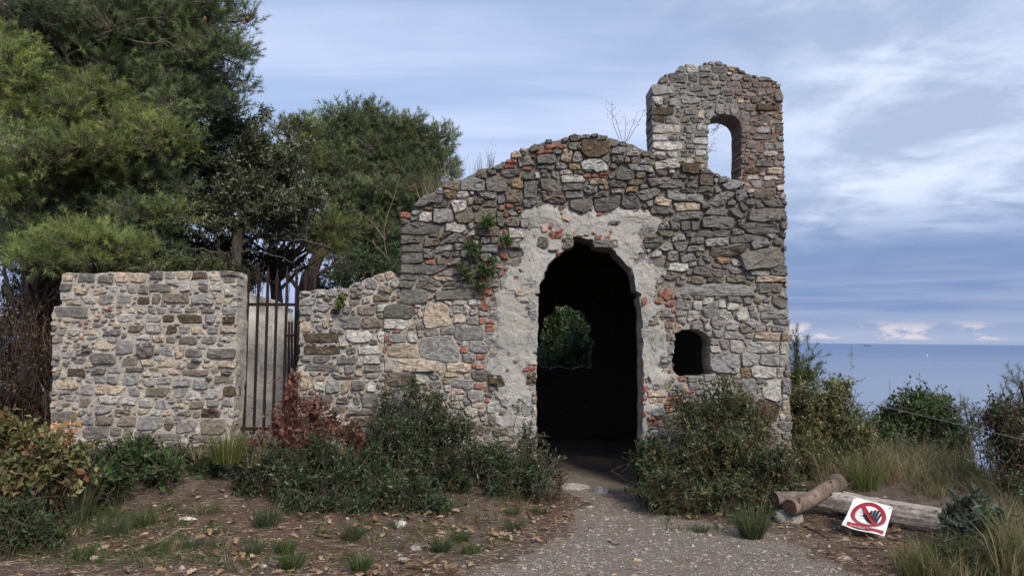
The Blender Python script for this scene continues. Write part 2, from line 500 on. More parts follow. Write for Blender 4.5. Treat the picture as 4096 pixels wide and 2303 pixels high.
def ground_z(x, y, fine=True):
    x = np.asarray(x, float); y = np.asarray(y, float)
    sh = np.broadcast(x, y).shape
    x = np.broadcast_to(x, sh).ravel(); y = np.broadcast_to(y, sh).ravel()
    z = 0.30 * S01((y - 6.9) / 1.4) * S01((-0.55 - x) / 1.1)
    z = z + 0.10 * S01((y - 6.3) / 1.2) * S01((0.35 - x) / 0.5) * S01((9 - y) / 0.5)
    z = z + 0.06 * S01((x - 1.5) / 0.6) * S01((y - 6.8) / 1.0)
    drop = np.maximum(0, y - 10.4) * 0.42 * S01((x - 2.9) / 1.6)
    drop = drop + np.maximum(0, x - 5.5) * 0.45 * S01((y - 5) / 3) + np.maximum(0, y - 16.5) * 0.5 + np.maximum(0, -10.5 - x) * 0.45
    z = z - drop
    q = np.stack([x, y, np.zeros_like(x)], 1)
    z = z + fbm(q * 0.9, 2, 3) * 0.09 * S01((np.abs(x - 0.9) - 0.1) / 1.0)
    if fine: z = z + fbm(q * 6.0, 3, 5) * 0.035
    return np.maximum(z, -124).reshape(sh)

def gz(x, y):
    return float(ground_z(np.array([x]), np.array([y]))[0])

def gpoint(u, v):
    """ground point seen at a photo pixel"""
    p = at_z(u, v, 0.0)
    for _ in range(6):
        p = at_z(u, v, gz(p[0], p[1]) if p[1] < 14 else 0.0)
    return p

def path_mask(x, y):
    xl = np.interp(y, [4.0, 5.2, 6.2, 7.2, 8.3, 9], [-1.1, -0.45, 0.08, 0.40, 0.42, 0.4])
    xr = np.interp(y, [4.0, 5.2, 6.0, 6.5, 7.0, 7.5, 8.3, 9], [3.2, 2.75, 2.65, 2.5, 1.8, 1.6, 1.55, 1.6])
    n = fbm(np.stack([x, y, 0 * x], 1) * 2.2, 3, 9) * 0.75
    return S01((x - xl + n) / 0.45) * S01((xr - x + n) / 0.4)

def make_ground():
    def axis(a, b, step, lo, hi):
        core = np.arange(a, b, step)
        out = []; s = step
        v = a
        while v > lo: s *= 1.22; v -= s; out.append(v)
        left = out[::-1]; out = []; s = step; v = core[-1]
        while v < hi: s *= 1.22; v += s; out.append(v)
        return np.concatenate([left, core, out])
    xs = axis(-5.2, 5.6, 0.05, -900, 900); ys = axis(4.3, 10.4, 0.05, -300, 1500)
    X, Y = np.meshgrid(xs, ys)
    Z = ground_z(X, Y)
    x, y = X.ravel(), Y.ravel()
    pm = path_mask(x, y)
    inside = S01((x + 0.75) / .1) * S01((2.6 - x) / .1) * S01((y - 8.5) / .2) * S01((13.2 - y) / .2)
    pm = np.maximum(pm, 0.55 * inside)
    far = np.maximum(S01((y - 13) / 3), np.maximum(S01((x - 5.8) / 1.5), S01((-7 - x) / 3)))
    red = fbm(np.stack([x, y, 0 * x], 1) * 1.3, 3, 21) + 0.5
    geo = Geo(); nx = len(xs); ny = len(ys)
    i = np.arange(ny - 1)[:, None] * nx + np.arange(nx - 1)[None]
    f = np.stack([i, i + 1, i + nx + 1, i + nx], -1).reshape(-1, 4)
    geo.add(np.stack([x, y, Z.ravel()], 1), f, np.stack([pm, far, red], 1))
    m, k, b, o = new_mat('trodden_earth')
    p = wpos(k)
    sep = k.node('ShaderNodeSeparateColor'); k.l.new(col_attr(k), sep.inputs[0])
    path, farm, redm = sep.outputs
    n1 = k.noise(p, 9, 6, 0.7); n2 = k.noise(p, 55, 5, 0.75); n3 = k.noise(p, 2.2, 4)
    soil = k.mix(k.smooth(n1, 0.32, 0.68), (0.090, 0.067, 0.054, 1), (0.20, 0.155, 0.125, 1))
    soil = k.mix(k.math('MULTIPLY', k.smooth(redm, 0.45, 0.7), 0.5), soil, (0.145, 0.086, 0.058, 1))
    soil = k.mix(k.math('MULTIPLY', k.smooth(n2, 0.55, 0.72), 0.6), soil, (0.22, 0.165, 0.12, 1))
    v = k.node('ShaderNodeTexVoronoi'); k.put(v.inputs['Vector'], p); v.inputs['Scale'].default_value = 95
    sc = k.node('ShaderNodeSeparateColor'); k.l.new(v.outputs['Color'], sc.inputs[0])
    grit = k.mix(sc.outputs[1], (0.37, 0.325, 0.28, 1), (0.52, 0.475, 0.42, 1))
    grit = k.mix(k.smooth(v.outputs['Distance'], 0.35, 0.62), grit, (0.25, 0.208, 0.172, 1))
    grit = k.mix(k.math('MULTIPLY', k.smooth(k.math('ADD', k.math('MULTIPLY', n3, 0.6), k.math('MULTIPLY', n1, 0.4)), 0.44, 0.60), 0.6), grit, (0.29, 0.24, 0.195, 1))
    pm2 = k.smooth(k.math('ADD', path, k.math('MULTIPLY', k.math('SUBTRACT', n1, 0.5), 0.9)), 0.32, 0.72)
    c = k.mix(pm2, soil, grit)
    c = k.mix(farm, c, (0.05, 0.055, 0.028, 1))
    k.l.new(c, b.inputs['Base Color']); b.inputs['Roughness'].default_value = 0.97
    b.inputs['Specular IOR Level'].default_value = 0.15
    h = k.math('ADD', n2, k.math('MULTIPLY', k.math('MULTIPLY', v.outputs['Distance'], -1.0), pm2))
    bump(k, b, h, 1.0, 0.035)
    kind(link('ground', geo.mesh('ground', smooth=True), m), 'structure', 'brown leaf strewn earth with a grey gravel path to the doorway')

make_ground()

def make_sea():
    geo = Geo(); L = 60000.0
    xs = np.array([-L, -6000, -1200, 0, 1200, 6000, L]); ys = np.array([-3000, 0, 1200, 6000, 20000, L])
    X, Y = np.meshgrid(xs, ys); nx = len(xs)
    i = np.arange(len(ys) - 1)[:, None] * nx + np.arange(nx - 1)[None]
    geo.add(np.stack([X.ravel(), Y.ravel(), np.full(X.size, -120.0)], 1), np.stack([i, i + 1, i + nx + 1, i + nx], -1).reshape(-1, 4), (0, 0, 0))
    m, k, b, o = new_mat('sea_water')
    p = wpos(k)
    n = k.noise(k.scaled(p, (0.02, 0.05, 1)), 1.0, 8, 0.7); big = k.noise(k.scaled(p, (0.00022, 0.0006, 1)), 1.0, 4)
    sepp = k.node('ShaderNodeSeparateXYZ'); k.l.new(p, sepp.inputs[0])
    # base colour shifts with distance: deeper blue far out, paler nearer the coast
    off = k.smooth(k.math('ADD', k.math('LOGARITHM', k.math('MAXIMUM', sepp.outputs[1], 10.0), 10.0), k.math('MULTIPLY', k.math('SUBTRACT', big, 0.5), 0.5)), 3.15, 4.2)
    c = k.mix(off, (0.175, 0.225, 0.315, 1), (0.058, 0.115, 0.255, 1))
    k.l.new(c, b.inputs['Base Color']); b.inputs['Roughness'].default_value = 0.36
    b.inputs['IOR'].default_value = 1.33
    bump(k, b, n, 0.6, 1.5)
    kind(link('sea', geo.mesh('sea'), m), 'structure', 'calm blue sea reaching to the horizon')

make_sea()

# ------------------------------------------------------------------ masonry
CROP = dict(A=(1580, 520), B=(1920, 780), C=(1180, 1080), E=(150, 1060), F=(2300, 220), G=(2200, 1200))
def px(key, pts):
    ox, oy = CROP[key]
    return [(ox + x / 2.0, oy + y / 2.0) for x, y in pts]

def traced(key, data):
    """'d:x y w h tilt,...;g:...' read off a twofold enlargement of the photograph -> list of stones in photo pixels"""
    out = []; ox, oy = CROP[key]
    for chunk in data.replace('\n', '').split(';'):
        if not chunk.strip(): continue
        c, rest = chunk.strip().split(':')
        for item in rest.split(','):
            q = [float(t) for t in item.split()]
            if len(q) < 4: continue
            out.append((c, ox + q[0] / 2, oy + q[1] / 2, q[2] / 2, q[3] / 2, q[4] if len(q) > 4 else 0.0))
    return out

TONE = dict(d=(0.142, 0.136, 0.126), g=(0.235, 0.233, 0.232), l=(0.405, 0.392, 0.365), t=(0.43, 0.355, 0.27),
            b=(0.162, 0.138, 0.108), o=(0.27, 0.195, 0.115), r=(0.25, 0.092, 0.060), m=(0.040, 0.018, 0.018), p=(0.40, 0.29, 0.215))

def poly_mask(poly, xs, zs):
    X, Z = np.meshgrid(xs, zs); m = np.zeros(X.shape, bool)
    n = len(poly)
    for i in range(n):
        x0, z0 = poly[i]; x1, z1 = poly[(i + 1) % n]
        if z0 == z1: continue
        r = np.nonzero((zs >= min(z0, z1)) & (zs < max(z0, z1)))[0]
        if len(r) == 0: continue
        xi = x0 + (zs[r] - z0) / (z1 - z0) * (x1 - x0)
        m[r] ^= xs[None, :] < xi[:, None]
    return m

def ragged(poly, step, amp, seed=0, closed=True, keep=lambda p: False):
    out = []
    n = len(poly)
    for i in range(n):
        a = np.array(poly[i]); b = np.array(poly[(i + 1) % n]); L = np.linalg.norm(b - a)
        k = max(1, int(L / step))
        for j in range(k):
            q = a + (b - a) * j / k
            if not keep(q):
                d = (b - a) / max(L, 1e-6); nrm = np.array([-d[1], d[0]])
                w = fbm(np.array([[q[0] * 9, q[1] * 9, seed]]), 2, seed)[0] * 2 + (random.random() - 0.5) * 0.8
                q = q + nrm * amp * w
            out.append((float(q[0]), float(q[1])))
    return out

def slab(geo, loops, Y, thick, step, front_fn, col_fn, closed_back=True):
    """a wall body with a rough front: loops[0] is the outline, the others are holes (x, z)"""
    allp = []; edges = []
    for lp in loops:
        s = len(allp); allp += lp
        edges += [(s + i, s + (i + 1) % len(lp)) for i in range(len(lp))]
    P = np.array(allp)
    xs = np.arange(P[:, 0].min() + step / 2, P[:, 0].max(), step); zs = np.arange(P[:, 1].min() + step / 2, P[:, 1].max(), step)
    m = np.zeros((len(zs), len(xs)), bool)
    for lp in loops: m ^= poly_mask(lp, xs, zs)
    er = m.copy()
    for ax, s in ((0, 1), (0, -1), (1, 1), (1, -1)): er &= np.roll(m, s, ax)
    jz, jx = np.nonzero(er)
    g = np.stack([xs[jx], zs[jz]], 1) + rng.uniform(-0.3, 0.3, (len(jx), 2)) * step
    pts = [Vector(p) for p in allp] + [Vector(p) for p in g.tolist()]
    v2, e2, f2, _, _, _ = delaunay_2d_cdt(pts, edges, [], 0, 1e-6)
    V = np.array([tuple(v) for v in v2]); Fc = np.array([f for f in f2 if len(f) == 3])
    cen = V[Fc].mean(1)
    ins = np.zeros(len(cen), bool)
    for lp in loops:
        n = len(lp)
        for i in range(n):
            x0, z0 = lp[i]; x1, z1 = lp[(i + 1) % n]
            if z0 == z1: continue
            c = (cen[:, 1] >= min(z0, z1)) & (cen[:, 1] < max(z0, z1))
            ins ^= c & (cen[:, 0] < x0 + (cen[:, 1] - z0) / (z1 - z0) * (x1 - x0))
    Fc = Fc[ins]
    a, b, c = V[Fc[:, 0]], V[Fc[:, 1]], V[Fc[:, 2]]
    cross = (b[:, 0] - a[:, 0]) * (c[:, 1] - a[:, 1]) - (b[:, 1] - a[:, 1]) * (c[:, 0] - a[:, 0])
    Fc[cross < 0] = Fc[cross < 0][:, ::-1]
    yf = Y + front_fn(V)
    colf = col_fn(V)
    geo.add(np.stack([V[:, 0], yf, V[:, 1]], 1), Fc, colf)
    # boundary edges -> side walls
    ed = np.concatenate([Fc[:, [0, 1]], Fc[:, [1, 2]], Fc[:, [2, 0]]])
    key = np.sort(ed, 1); _, inv, cnt = np.unique(key, axis=0, return_inverse=True, return_counts=True)
    be = ed[cnt[inv.ravel()] == 1]
    nb = len(be); K = 5 if thick > 0.1 else 2
    t = np.linspace(0, 1, K)
    p0, p1 = V[be[:, 0]], V[be[:, 1]]
    rows = []
    def wob(P, yy):
        q = np.stack([P[:, 0] * 8, yy * 8, P[:, 1] * 8], 1)
        return P + np.stack([fbm(q, 2, 31), fbm(q, 2, 57)], 1) * 0.05
    for tt in t:
        ya = yf[be[:, 0]] * (1 - tt) + (Y + thick) * tt; yb = yf[be[:, 1]] * (1 - tt) + (Y + thick) * tt
        A, B = (p0, p1) if tt in (0, 1) or thick < 0.1 else (wob(p0, ya), wob(p1, yb))
        rows.append((np.stack([A[:, 0], ya, A[:, 1]], 1), np.stack([B[:, 0], yb, B[:, 1]], 1)))
    vs = np.concatenate([np.concatenate(r) for r in rows]); fs = []
    ii = np.arange(nb)
    for q in range(K - 1):
        o0 = q * 2 * nb; o1 = (q + 1) * 2 * nb
        fs.append(np.stack([o0 + nb + ii, o0 + ii, o1 + ii, o1 + nb + ii], 1))
    cs = np.tile(np.concatenate([colf[be[:, 0]], colf[be[:, 1]]]), (K, 1))
    geo.add(vs, np.concatenate(fs), cs)
    if closed_back:
        geo.add(np.stack([V[:, 0], np.full(len(V), Y + thick), V[:, 1]], 1), Fc[:, ::-1], colf)

class Rubble:
    """packs traced stones, then small fillers, into the face of a wall"""
    def __init__(s, Y, loops, res=0.006, spill=0.012, forbid=None):
        s.Y = Y; P = np.array(loops[0])
        s.res = res
        s.xs = np.arange(P[:, 0].min() - 0.08, P[:, 0].max() + 0.08, res); s.zs = np.arange(P[:, 1].min() - 0.05, P[:, 1].max() + 0.08, res)
        m = np.zeros((len(s.zs), len(s.xs)), bool)
        for lp in loops: m ^= poly_mask(lp, s.xs, s.zs)
        s.inner = m.copy()
        d = m.copy()
        for _ in range(int(spill / res)):
            e = d.copy()
            for ax, sh in ((0, 1), (0, -1), (1, 1), (1, -1)): e |= np.roll(d, sh, ax)
            d = e
        s.mask = d
        s.forbid = np.zeros_like(m) if forbid is None else poly_mask(forbid, s.xs, s.zs)
        sh = m.shape
        s.best = np.full(sh, 9.0); s.sec = np.full(sh, 9.0); s.lab = np.full(sh, -1)
        s.st = []; s.ntr = 0; s.cur = 0
    def put(s, x, z, a, b, tilt, cls, pw=7.0):
        i = len(s.st)
        R = max(a, b) * 1.35 + 0.05
        x0 = np.searchsorted(s.xs, x - R); x1 = np.searchsorted(s.xs, x + R); z0 = np.searchsorted(s.zs, z - R); z1 = np.searchsorted(s.zs, z + R)
        if x1 <= x0 or z1 <= z0: return
        X, Z = np.meshgrid(s.xs[x0:x1] - x, s.zs[z0:z1] - z)
        ct, st_ = math.cos(tilt), math.sin(tilt)
        # every stone gets its own slightly skewed outline
        sk = random.uniform(-0.12, 0.12); tp = random.uniform(-0.16, 0.16)
        U = X * ct + Z * st_; W = -X * st_ + Z * ct
        U = U + sk * W; W = W * (1 + tp * np.clip(U / a, -1, 1))
        d = ((np.abs(U) / a) ** pw + (np.abs(W) / b) ** pw) ** (1 / pw)
        for _ in range(random.choice((1, 2, 2, 3))):          # corners knocked off
            ph = math.pi / 4 + math.pi / 2 * random.randrange(4) + random.uniform(-0.5, 0.5)
            d = np.maximum(d, (math.cos(ph) * U / a + math.sin(ph) * W / b) / random.uniform(0.92, 1.30))
        sd = (d - 1) * (min(a, b) * 0.75 + 0.25 * max(a, b) * np.abs(U) / a / np.maximum(d, 1e-6))
        bb = s.best[z0:z1, x0:x1]; ss = s.sec[z0:z1, x0:x1]; ll = s.lab[z0:z1, x0:x1]
        nb = sd < bb
        s.sec[z0:z1, x0:x1] = np.where(nb, bb, np.minimum(ss, sd))
        s.best[z0:z1, x0:x1] = np.where(nb, sd, bb)
        s.lab[z0:z1, x0:x1] = np.where(nb, i, ll)
        s.st.append((x, z, a, b, tilt, cls))
    def add_traced(s, stones):
        for c, u, v, w, h, tl in stones:
            p = at_y(u, v, s.Y); q = at_y(u + w / 2, v, s.Y); r = at_y(u, v + h / 2, s.Y)
            s.put(p[0], p[2], max(q[0] - p[0], 0.012), max(p[2] - r[2], 0.010), math.radians(tl), c)
        s.ntr = len(s.st)
    def fill(s, sizes, tries, classes, flat=1.7, region=None):
        for size in sizes:
            free = s.inner & ~s.forbid & (s.best > size * 0.62)
            if region is not None: free &= region
            for _ in range(tries):
                zz, xx = np.nonzero(free)
                if len(zz) == 0: break
                i = rng.integers(len(zz)); x, z = s.xs[xx[i]], s.zs[zz[i]]
                b = size * random.uniform(0.8, 1.15); a = b * random.uniform(1.15, flat * 1.45)
                s.put(x, z, a, b, math.radians(random.gauss(0, 10)), random.choice(classes), 5.0)
                R = size * 1.6
                x0, x1 = np.searchsorted(s.xs, [x - R * 1.5, x + R * 1.5]); z0, z1 = np.searchsorted(s.zs, [z - R, z + R])
                free[z0:z1, x0:x1] &= s.best[z0:z1, x0:x1] > size * 0.62
    def outlines(s, grow, gap):
        occ = (s.best < grow) & (s.sec - s.best > gap) & s.mask
        out = []
        for i, (x, z, a, b, tilt, cls) in enumerate(s.st):
            R = max(a, b) * 1.3 + 0.04
            x0, x1 = np.searchsorted(s.xs, [x - R, x + R]); z0, z1 = np.searchsorted(s.zs, [z - R, z + R])
            reg = occ[z0:z1, x0:x1] & (s.lab[z0:z1, x0:x1] == i)
            if reg.sum() * s.res ** 2 < 0.00025: continue
            iz, ix = np.nonzero(reg)
            ccx, ccz = s.xs[x0 + ix].mean(), s.zs[z0 + iz].mean()
            big = max(a, b)
            N = 9 if big < 0.05 else 12 if big < 0.12 else 16
            t0 = tilt
            corner = math.atan2(b, a)
            ang = sorted([t0 + q for q in (corner, math.pi - corner, math.pi + corner, -corner)])
            rest = N - 4
            extra = list(t0 + (np.arange(rest) + rng.uniform(0.2, 0.8, rest)) / rest * 2 * math.pi)
            th = np.sort(np.mod(np.array(ang + extra), 2 * math.pi))
            rr = np.linspace(0, R, 70)
            X = ccx + np.cos(th)[:, None] * rr; Z = ccz + np.sin(th)[:, None] * rr
            jx = np.clip(np.round((X - s.xs[0]) / s.res).astype(int), 0, len(s.xs) - 1); jz = np.clip(np.round((Z - s.zs[0]) / s.res).astype(int), 0, len(s.zs) - 1)
            ok = occ[jz, jx] & (s.lab[jz, jx] == i)
            ok[:, 0] = True
            first = np.argmin(ok, 1); first = np.where(ok.all(1), len(rr) - 1, first)
            r = rr[np.maximum(first, 1)] * rng.uniform(0.95, 1.03, len(th))
            r = np.maximum(r, 0.006)
            edge = (~s.inner[jz[np.arange(len(th)), first], jx[np.arange(len(th)), first]]).any()
            out.append((i, ccx, ccz, th, r, cls, edge))
        return out

def stone_mesh(name, th, r, prot, cls, jitter=0.22, deep=None, tone=None, flat=0.0, mort=None, smear=0.0):
    """front of a stone: outline sunk in the mortar, a worn edge, an uneven face; origin at its own centre"""
    geo = Geo(); N = len(th)
    ca, sa = np.cos(th), np.sin(th)
    size = r.mean()
    base = np.array(tone if tone is not None else TONE[cls])
    if cls not in 'rpmo': base = base * 0.92 + np.array([0.215, 0.200, 0.178]) * 0.08
    base = base * random.uniform(1 - jitter, 1 + jitter) * (1 + rng.uniform(-0.025, 0.025, 3))
    tx, tz = random.gauss(0, 0.15) * (1 - flat), random.gauss(-0.02, 0.18) * (1 - flat)
    def ring(scale, y, rough):
        rr = np.maximum(r * scale if scale <= 1.02 else r, 0.003)
        x = ca * rr; z = sa * rr
        yy = y + (x * tx + z * tz) * 0.6 + rng.normal(0, rough, N)
        return np.stack([x, yy, z], 1)
    ch = min(0.009, size * 0.22)
    s2 = np.clip((r - ch * rng.uniform(0.5, 1.5, N)) / r, 0.55, 0.95)[:, None][:, 0]
    back = ring(1.0, 0.0, 0.0); back[:, 1] = 0.05 if deep is None else deep
    if deep is not None: back[:, 1] += rng.uniform(-0.02, 0.0)
    rg = prot * 0.10
    front = ring(1.0, -prot * 0.45, rg)
    inner = np.stack([ca * r * s2, -prot * 0.92 + (ca * r * tx + sa * r * tz) * 0.6 + rng.normal(0, rg, N), sa * r * s2], 1)
    rows = [back, front, inner]
    if N >= 12:
        s3 = rng.uniform(0.4, 0.62, N)
        rows.append(np.stack([ca * r * s3, -prot * 0.97 + (ca * r * tx + sa * r * tz) * 0.35 + rng.normal(0, rg * 1.6, N), sa * r * s3], 1))
    V = np.concatenate(rows + [np.array([[0, -prot * random.uniform(0.88, 1.06), 0]])])
    f = []
    ii = np.arange(N); jj = (ii + 1) % N
    for q in range(len(rows) - 1):
        f.append(np.stack([q * N + ii, q * N + jj, (q + 1) * N + jj, (q + 1) * N + ii], 1))
    o = (len(rows) - 1) * N
    tri = np.stack([o + ii, o + jj, np.full(N, len(rows) * N)], 1)
    c = np.tile(base, (len(V), 1)) * rng.uniform(0.9, 1.1, (len(V), 1))
    if mort is not None:                                  # lime left sticking to the rim of the stone
        w = np.zeros(len(V)); sm = smear * random.uniform(0.3, 1.0)
        w[:N] = 0.9; w[N:2 * N] = rng.uniform(0, 1, N) ** 0.8 * sm
        w[2 * N:3 * N] = np.clip(rng.uniform(-0.7, 0.75, N), 0, 1) * sm
        if N >= 12: w[3 * N:4 * N] = np.clip(rng.uniform(-1.6, 0.6, N), 0, 1) * sm
        c = c * (1 - w[:, None]) + np.asarray(mort) * w[:, None]
    geo.add(V, np.concatenate(f), c)
    geo.f3.append(tri)
    return geo

def lay_stones(rub, parent, origin, prot_fn, grow, gap, mats, limit=300, deep=None, jitter=0.22, brick_limit=300, flat=0.0, tint=None, mort_fn=None, smear=0.7):
    """stones as objects of their own; those past the limit (the smallest) joined as one part"""
    o = np.asarray(origin, float)
    outs = rub.outlines(grow, gap)
    outs.sort(key=lambda q: -float((q[4] ** 2).mean()))
    n_st = n_br = 0; rest = Geo(); rest_n = 0
    for i, cxx, czz, th, r, cls, edge in outs:
        rub.cur = i
        pr = prot_fn(cxx, czz, float(r.mean()), cls)
        brick = cls in ('r', 'p')
        name = 'brick' if brick else 'stone'
        tone = None if tint is None else np.array(TONE[cls]) * tint(cxx, czz)
        g = stone_mesh(name, th, r, pr, cls, jitter, deep if (edge and deep) else None, tone, flat, None if mort_fn is None else mort_fn(np.array([[cxx, czz]]))[0], smear(cxx, czz) if callable(smear) else smear)
        key = 'brick' if cls in ('r', 'p') else 'tufa' if cls == 'o' else 'stone'
        ok = n_br < brick_limit if brick else n_st < limit
        if ok:
            link(name, g.mesh(name), mats[key], parent, (cxx - o[0], rub.Y - o[1], czz - o[2]))
            if brick: n_br += 1
            else: n_st += 1
        else:
            shift = np.array([cxx, rub.Y, czz]) - o
            v = np.concatenate(g.v) + shift; c = np.concatenate(g.c)
            n0 = rest.n; rest.v.append(v); rest.c.append(c); rest.n += len(v)
            rest.f4 += [q + n0 for q in g.f4]; rest.f3 += [q + n0 for q in g.f3]; rest_n += 1
    if rest_n:
        kind(link('small_stones', rest.mesh('small_stones'), mats['stone'], parent), 'stuff')
    return n_st, n_br, rest_n

def xz(pts, Y):
    r = []
    for u, v in pts:
        p = at_y(u, v, Y); r.append((float(p[0]), float(p[2])))
    return r

# ------------------------------------------------------------------ the ruined chapel
YF = 8.40                       # plane of the facade
DOOR = (px('C', [(1925, 1700), (1928, 1300), (1922, 1000), (1928, 800), (1938, 500), (1942, 215), (1912, 205), (1912, 186), (1950, 184)])
        + px('A', [(1150, 1240), (1185, 1180), (1215, 1095), (1260, 1040), (1340, 985), (1362, 955), (1420, 930), (1424, 852), (1500, 866), (1575, 885), (1602, 935),
                   (1745, 955), (1772, 1000), (1832, 1050), (1882, 1110), (1915, 1185), (1930, 1285), (1968, 1300), (1975, 1330), (1955, 1345)])
        + px('G', [(735, 60), (738, 200), (742, 420), (746, 600), (746, 800), (742, 1000), (742, 1300)]))
WINDOW = px('G', [(1000, 250), (1060, 234), (1140, 228), (1215, 245), (1265, 280), (1290, 330), (1280, 410), (1285, 500), (1300, 575), (1285, 606), (1190, 612), (1060, 622), (1020, 600), (985, 560), (968, 470), (975, 400), (990, 340)])
TOP = (px('A', [(55, 672), (95, 664), (140, 672), (165, 578), (280, 515), (350, 452), (500, 400), (525, 395), (650, 345), (670, 315), (780, 300), (840, 285), (850, 260), (930, 240), (935, 195), (1000, 165), (1080, 140),
                (1200, 92), (1300, 85), (1390, 58), (1450, 36), (1530, 44), (1640, 40), (1700, 62), (1800, 88), (1900, 122), (1990, 168), (2080, 198), (2200, 232), (2290, 272), (2430, 282)])
       + px('F', [(1000, 885), (1060, 930), (1150, 962), (1250, 1000), (1350, 1032), (1420, 1072), (1500, 1112), (1570, 1150), (1685, 1180), (1682, 1240), (1678, 1440)])
       + px('B', [(2440, 330), (2440, 640), (2452, 720), (2450, 900), (2460, 985), (2480, 1030), (2478, 1200)])
       + px('G', [(1918, 400), (1916, 640), (1920, 1000), (1926, 1250)]))
LEFT = px('C', [(712, 1500), (706, 1200), (716, 900), (716, 600), (722, 300)]) + px('C', [(846, 262), (846, 130), (852, 0)]) + px('A', [(58, 1000), (60, 800)])
facade_px = LEFT + TOP
low_r = at_y(*facade_px[-1], YF); low_l = at_y(*facade_px[0], YF)
outer = xz(facade_px, YF) + [(float(low_r[0]), -0.2)]
door = xz(DOOR, YF)
outer += [(door[-1][0], -0.2)] + door[::-1] + [(door[0][0], -0.2), (float(low_l[0]), -0.2)]
win = xz(WINDOW, YF)
# one closed loop: outline with the doorway as a notch, running counter-clockwise from the lower left
facade_loop = ragged(outer, 0.045, 0.010, 4)
win_loop = ragged(win, 0.03, 0.008, 6)
PLASTER = (px('C', [(1935, 1420), (1740, 1330), (1600, 1250), (1560, 1180), (1540, 1090), (1570, 1000), (1535, 950), (1530, 850), (1450, 830), (1500, 740), (1560, 700), (1610, 640), (1530, 560), (1535, 500), (1600, 480), (1585, 390), (1560, 330), (1610, 270), (1585, 200), (1620, 140), (1640, 60)])
           + px('A', [(870, 1100), (835, 1030), (860, 975), (905, 955), (930, 890), (1020, 880), (1030, 800), (1070, 760), (1030, 690), (1100, 625), (1170, 572), (1265, 602), (1385, 590), (1420, 640), (1490, 650), (1545, 600),
                      (1590, 605), (1600, 655), (1640, 685), (1720, 660), (1765, 575), (1800, 620), (1840, 645), (1900, 642), (1960, 622), (2020, 640), (2105, 680), (2140, 722), (2120, 790), (2080, 822), (1970, 800), (1995, 860), (1972, 905), (2005, 965),
                      (2025, 1050), (2105, 1050), (2180, 1000), (2182, 1100), (2195, 1180), (2228, 1235), (2220, 1290), (2100, 1300), (2085, 1335)])
           + px('G', [(855, -20), (872, 60), (882, 130), (905, 205), (945, 235), (962, 300), (975, 400), (965, 470), (950, 520), (880, 540), (955, 600), (990, 635), (955, 665), (915, 720), (790, 735), (805, 800), (905, 820), (905, 905), (820, 930), (795, 1000),
                      (890, 1015), (915, 1060), (850, 1100), (742, 1200)]))
door_in = [p for p in DOOR if True]
plaster_px = PLASTER + [q for q in DOOR[::-1] if q[1] < 1800]
plaster_loop = ragged(xz(plaster_px, YF), 0.035, 0.016, 9)

ROOT = np.array([0.9, YF + 2.3, 0.0])
chapel = thing('ruined_chapel', 'roofless looking ruined stone chapel with arched black doorway and bell gable', 'chapel', ROOT)

def facade_col(V):
    n = fbm(np.stack([V[:, 0] * 2.5, V[:, 1] * 2.5, 0 * V[:, 0]], 1), 3, 41)
    up = S01((V[:, 1] - 1.75 + n * 0.6) / 0.8)[:, None]
    lo = np.array([0.45, 0.41, 0.355]); hi = np.array([0.225, 0.205, 0.180])
    rt = S01((V[:, 0] - 1.7) / 0.3)[:, None] * S01((1.9 - V[:, 1]) / 0.3)[:, None]
    return (lo * (1 - up) + hi * up) * (1 - 0.2 * rt)

def facade_front(V):
    q = np.stack([V[:, 0], 0 * V[:, 0], V[:, 1]], 1)
    up = S01((V[:, 1] - 2.6) / 0.5)
    return fbm(q * 16, 3, 8) * 0.034 + 0.004 * up

g = Geo()
slab(g, [facade_loop, win_loop], YF, 0.38, 0.032, facade_front, facade_col)
facade = link('facade', g.mesh('facade', ROOT), MAT['mortar'], chapel)

